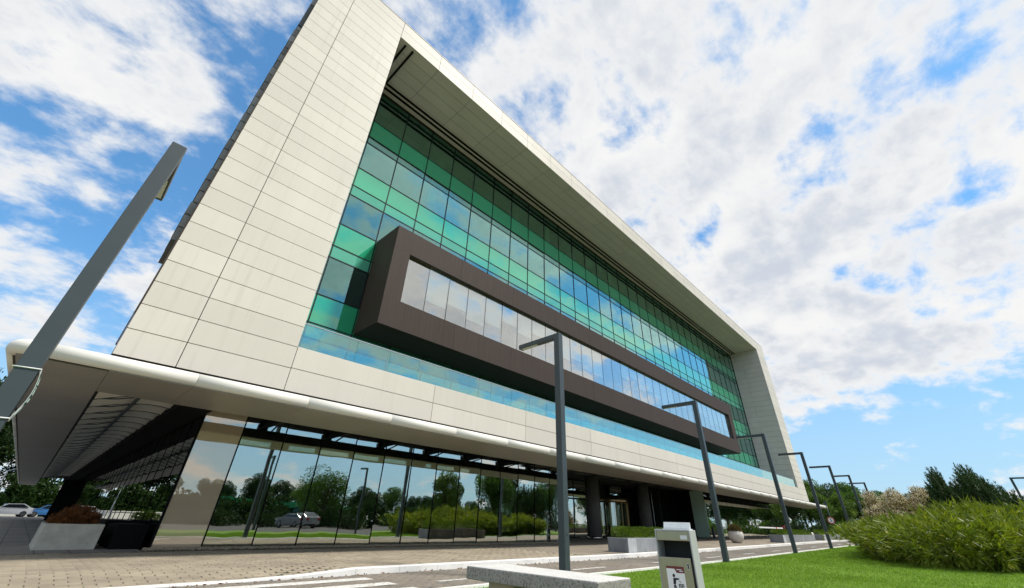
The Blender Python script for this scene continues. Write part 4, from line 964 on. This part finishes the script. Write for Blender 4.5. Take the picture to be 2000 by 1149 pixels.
for i, (x, y, k, s) in enumerate(((76, 17.5, 'c', .62), (79, 14.5, 'b', .72), (84, 17, 'a', .80), (82, 12.2, 'b', .66), (88, 14.4, 'c', .72), (90, 11.0, 'a', .74), (94, 17.5, 'b', 1.0), (97, 13.2, 'a', .95), (100, 21, 'c', 1.0), (104, 15.5, 'b', .9), (86, 22, 'a', .95), (74, 22, 'b', .8), (108, 25, 'a', 1.1),
        (75, 20, 'd', .6), (72.5, 25.5, 'c', .9), (95, 27, 'c', 1.1), (118, 18, 'c', 1.0))):
    tree(x, y, k, s, 'leafy green tree in the belt beyond the right end of the building', g1)
g2 = 'shrubs at the foot of the far trees'
for i, (x, y) in enumerate(((70, 13.5), (72, 11.5), (75, 12.8), (78, 10.8), (69, 15.5), (71.5, 17.5), (66, 20.5), (80, 10))):
    r = mound('far_shrub', (x, y), (2.0, 1.7, 1.7+.3*(i % 3)), 3500, .22, .10, 'tree_leaf' if i % 2 else 'tree_leaf_dark', 'round green shrub below the far trees', lumps=14); r['group'] = g2
for i, (x, y, s) in enumerate(((-14, 96, 1.1), (-7.5, 104, 1.0), (-1, 110, .75), (-20, 110, 1.2), (5, 108, .7), (-11, 120, 1.1))):
    tree(x, y, 'big', s, ['tall dark tree at the far left, second from the view edge', 'tall dark tree just left of the far canopy end', 'tall dark tree straight behind the far canopy end', 'tall dark tree cut by the left edge of the view', 'dark tree behind the low teal building', 'farthest tall dark tree at the left edge'][i], 'tall trees behind the left canopy')
# opposite the building: seen in the glass as reflections
g3 = 'trees across the road mirrored in the glass'
for (x, y, k, s) in ((26, -27, 'd', 1.15), (43, -13, 'a', .85), (48, -16, 'c', .8), (38, -17, 'b', .8), (56, -14, 'a', .9), (64, -12, 'b', .9), (72, -10, 'a', .85), (80, -8, 'c', .5), (90, -4, 'a', .5), (100, 0, 'b', .55),
        (6, -62, 'c', .8), (14, -66, 'a', .75), (22, -60, 'c', .7), (30, -68, 'c', .9), (39, -64, 'a', .9), (48, -58, 'c', .8), (58, -62, 'a', .9), (70, -55, 'c', .9), (-6, -64, 'c', .9), (-16, -60, 'a', .8), (84, -50, 'a', 1.0), (98, -40, 'c', 1.0), (110, -25, 'a', 1.0)):
    tree(x, y, k, s, 'tree across the road, seen only mirrored in the glass front', g3)
for i in range(18):
    r = mound('far_shrub', (4+5.2*i, (-24.5 if i < 9 else -15+.5*(i-9))-2*(i % 2)), (3.2, 1.4, 1.9 if i < 9 else 3.0), 2500, .2, .1, 'tree_leaf_dark', 'low dark shrub across the lawn, mirrored in the glass', lumps=12); r['group'] = 'shrubs across the lawn'
for i in range(9):
    tree(-24-3*(i % 3), 20+8*i, 'c' if i % 2 else 'a', .9, 'tree left of the side walkway, mirrored in the side glass', 'trees left of the side walkway')
for i, (x, y) in enumerate(((72, 3), (78, 1), (84, 5), (90, 8), (97, 6), (68, -4), (75, -5))):
    r = mound('far_shrub', (x, y), (3.4, 2.6, 2.6), 4200, .25, .11, 'tree_leaf', 'broad green shrub behind the bamboo, mirrored in the right glass', lumps=16); r['group'] = 'shrubs mirrored in the right glass'
for i, (x, y) in enumerate(((88, 8), (92, 4), (96, 0), (100, -3), (104, 6), (108, 0), (98, 9), (86, 2), (112, -6), (90, -1))):
    tree(x, y, 'c' if i % 2 else 'a', .66 if x < 93 else .76, 'tree behind the bamboo bank, mirrored in the right glass front', 'trees mirrored in the right glass')
for i in range(9):
    r = mound('far_shrub', (-15-1.5*(i % 2), 22+6.5*i), (2.0, 3.8, 4.4), 6000, .46, .24, 'tree_leaf_dark', 'tall dark shrub left of the side walkway, mirrored in the side glass', lumps=14); r['group'] = 'shrubs left of the side walkway'
for i in range(6):
    r = mound('far_shrub', (-15+4.6*i, 100), (3.6, 2.2, 6.0), 7000, .55, .3, 'tree_leaf_dark', 'dark shrub at the foot of the tall far trees', lumps=18); r['group'] = 'shrubs under the tall far trees'
for i in range(16):
    tree(-18+7.2*i, -70-4*(i % 3), 'c', .62+.1*(i % 3), 'tree in the far belt across the road, mirrored in the glass', 'far belt of trees across the road')
for i in range(13):
    r = mound('far_shrub', (13+5.0*i, -33-1.5*(i % 3)), (3.8, 2.2, 3.2+.7*(i % 3)), 5000, .36, .18, 'tree_leaf_dark', 'tall dark shrub in the belt across the added dark ground, mirrored in the glass', lumps=16); r['group'] = 'shrub belt across the car park'
gs = empty('low_shop', (22, -52, 0), label='low white shop with green fascia across the road, mirrored in the glass', cat='building')
MB().box(2, 42, -58, -50, -.1, 2.6).build('wall', 'teal_wall', gs); MB().box(1.5, 42.5, -58.5, -49.6, 2.6, 3.3).build('fascia', 'green_fascia', gs)
for i in range(9): MB().box(4+4.2*i, 7+4.2*i, -49.98, -49.9, .6, 2.6).build('window', 'car_glass', gs)

# ------------------------------------------------------------------ cars
def car(x, y, z, rz, paint_m, label, group, wagon=False):
    r = empty('parked_car', (x, y, z), rz, label=label, cat='car', group=group); w_ = .86
    prof = [(-2.1, .35), (-2.12, .75), (-1.95, .92), (-1.1, .98), (-.45, 1.42), (1.0, 1.46), (1.75 if not wagon else 1.95, 1.05), (2.05, .98), (2.1, .40), (1.75, .28), (-1.8, .28)]
    V = []; F = []; n = len(prof)
    for yy, k in ((-w_, .96), (-w_*.99, 1), (w_*.99, 1), (w_, .96)):
        for (px_, pz_) in prof:
            inset = .0 if pz_ < 1.0 else .14
            V.append((px_*k, yy*(1-inset), pz_))
    for j in range(3):
        for i in range(n): F.append((j*n+i, j*n+(i+1) % n, (j+1)*n+(i+1) % n, (j+1)*n+i))
    F += [tuple(range(n))[::-1], tuple(range(3*n, 4*n))]
    body = MB().add(V, F).build('body', paint_m, r, local=True)
    for s in (-1, 1):
        gp = [(-.95, 1.02), (-.42, 1.36), (.95, 1.40), (1.55, 1.05)]
        ys = lambda z: s*(w_*(1-.14*min(1, max(0, (z-.98)/.4)))+.012)
        MB().add([(a, ys(b), b) for a, b in gp]+[(a, ys(b)-s*.03, b) for a, b in gp], [(0, 1, 2, 3), (7, 6, 5, 4)]+[(i, (i+1) % 4, 4+(i+1) % 4, 4+i) for i in range(4)]).build('side_window', 'car_glass', body, local=True)
        MB().bbox(-2.16, -2.0, s*.72-.16, s*.72+.16, .66, .82, .02).build('headlight', 'head_lens', r, local=True); MB().bbox(2.0, 2.12, s*.70-.14, s*.70+.14, .70, .92, .02).build('tail_light', 'tail_red', r, local=True)
        for xx in (-1.32, 1.30):
            wh = MB().lathe([(.20, -.09), (.31, -.10), (.33, -.06), (.33, .06), (.31, .10), (.20, .09)], 20).build('wheel', 'tyre', r, (xx, s*.78, .33), local=True); wh.rotation_euler = (R(90), 0, 0)
            MB().lathe([(.20, -.095), (.20, .095)], 16).build('rim', 'rim', wh, local=True)
    for nm, p in (('windscreen', [(-1.08, 1.0), (-.50, 1.40)]), ('rear_window', [(1.08, 1.43), (1.72 if not wagon else 1.9, 1.08)])):
        (a, b), (c, d) = p; o_ = .012*(-1 if nm == 'windscreen' else 1)
        MB().add([(a+o_, -w_*.84, b+.012), (a+o_, w_*.84, b+.012), (c+o_, w_*.74, d+.012), (c+o_, -w_*.74, d+.012), (a, -w_*.84, b-.02), (a, w_*.84, b-.02), (c, w_*.74, d-.02), (c, -w_*.74, d-.02)],
            [(0, 1, 2, 3), (7, 6, 5, 4), (0, 4, 5, 1), (1, 5, 6, 2), (2, 6, 7, 3), (3, 7, 4, 0)]).build(nm, 'car_glass', body, local=True)
    return r
car(-1.0, 88, .12, R(10), 'car_white', 'white car parked beyond the far end of the side canopy', 'cars parked far left')
car(2.6, 90, .12, R(10), 'car_blue', 'blue car parked next to the far white car', 'cars parked far left')
car(21, -20.5, .02, R(75), 'car_grey', 'grey estate car across the lawn, mirrored in the glass', 'cars across the lawn', True)
fb = empty('far_building', (12, 100, .1), label='low teal glass building far left under the canopy', cat='building')
MB().box(3, 26, 100, 112, 0, 3.6).build('wall', 'teal_wall', fb); MB().box(2.6, 26.4, 99.6, 112.4, 3.6, 4.2).build('roof', 'house_wall', fb); MB().box(2.6, 26.4, 99.4, 99.9, 1.2, 1.5).build('white_band', 'house_wall', fb)
for i in range(6): MB().box(4+3.6*i, 6.8+3.6*i, 99.93, 99.99, 1.7, 3.3).build('window', 'car_glass', fb)
fw = tag(MB().box(-40, 2, 96, 96.3, 0, 1.0).box(-40, 2, 95.9, 96.4, 1.0, 1.12).build('low_wall', 'house_wall'), 'low pale wall behind the far parked cars', 'wall')
fl = empty('far_lamp', (-3.0, 84, .1), label='thin pale street lamp at the far left edge', cat='street lamp')
MB().tube([(0, 0, 0), (0, 0, 4.9)], [.07, .05], 8).build('pole', 'rib_white', fl, local=True); MB().tube([(0, 0, 4.85), (.5, 0, 5.1), (1.0, 0, 5.1)], .04, 6).build('arm', 'rib_white', fl, local=True)
tg = mound('far_shrub', (-6.5, 80), (2.2, 1.6, 1.3), 3000, .2, .1, 'hedge', 'round green bush at the far left edge beside the walkway', lumps=12)

# ------------------------------------------------------------------ labels of look-alikes that stand in a row: told apart by their place, counted from the left
ORD = ['leftmost', 'second from left', 'third from left', 'fourth from left', 'fifth from left', 'sixth from left', 'seventh from left', 'eighth from left', 'ninth from left', 'tenth from left', 'eleventh from left', 'twelfth from left',
       'thirteenth from left', 'fourteenth from left', 'fifteenth from left', 'sixteenth from left', 'seventeenth from left', 'eighteenth from left', 'nineteenth from left', 'twentieth from left', 'third from right', 'second from right', 'rightmost']
for grp, base in ((g1, 'green tree in the belt beyond the building end'), (g2, 'round shrub below the far right trees'), ('shrubs under the tall far trees', 'dark shrub under the tall far left trees'),
                  (g3, 'mirrored tree across the road'), ('shrubs across the lawn', 'low mirrored shrub across the lawn'), ('far belt of trees across the road', 'mirrored tree in the farthest belt'),
                  ('trees mirrored in the right glass', 'tree mirrored in the right glass front'), ('shrubs mirrored in the right glass', 'broad shrub mirrored in the right glass front'), ('shrub belt across the car park', 'tall mirrored shrub across the added dark ground'),
                  ('trees left of the side walkway', 'tree mirrored in the side glass wall'), ('shrubs left of the side walkway', 'shrub mirrored in the side glass wall')):
    L = [o for o in bpy.data.objects if o.parent is None and o.get('group') == grp]
    mirrored = 'mirror' in base
    L.sort(key=lambda o: math.atan2(o.location.x, (32.0-o.location.y) if mirrored and 'side' not in base else o.location.y))
    for o, w_ in zip(L, ORD): o['label'] = base+', '+w_
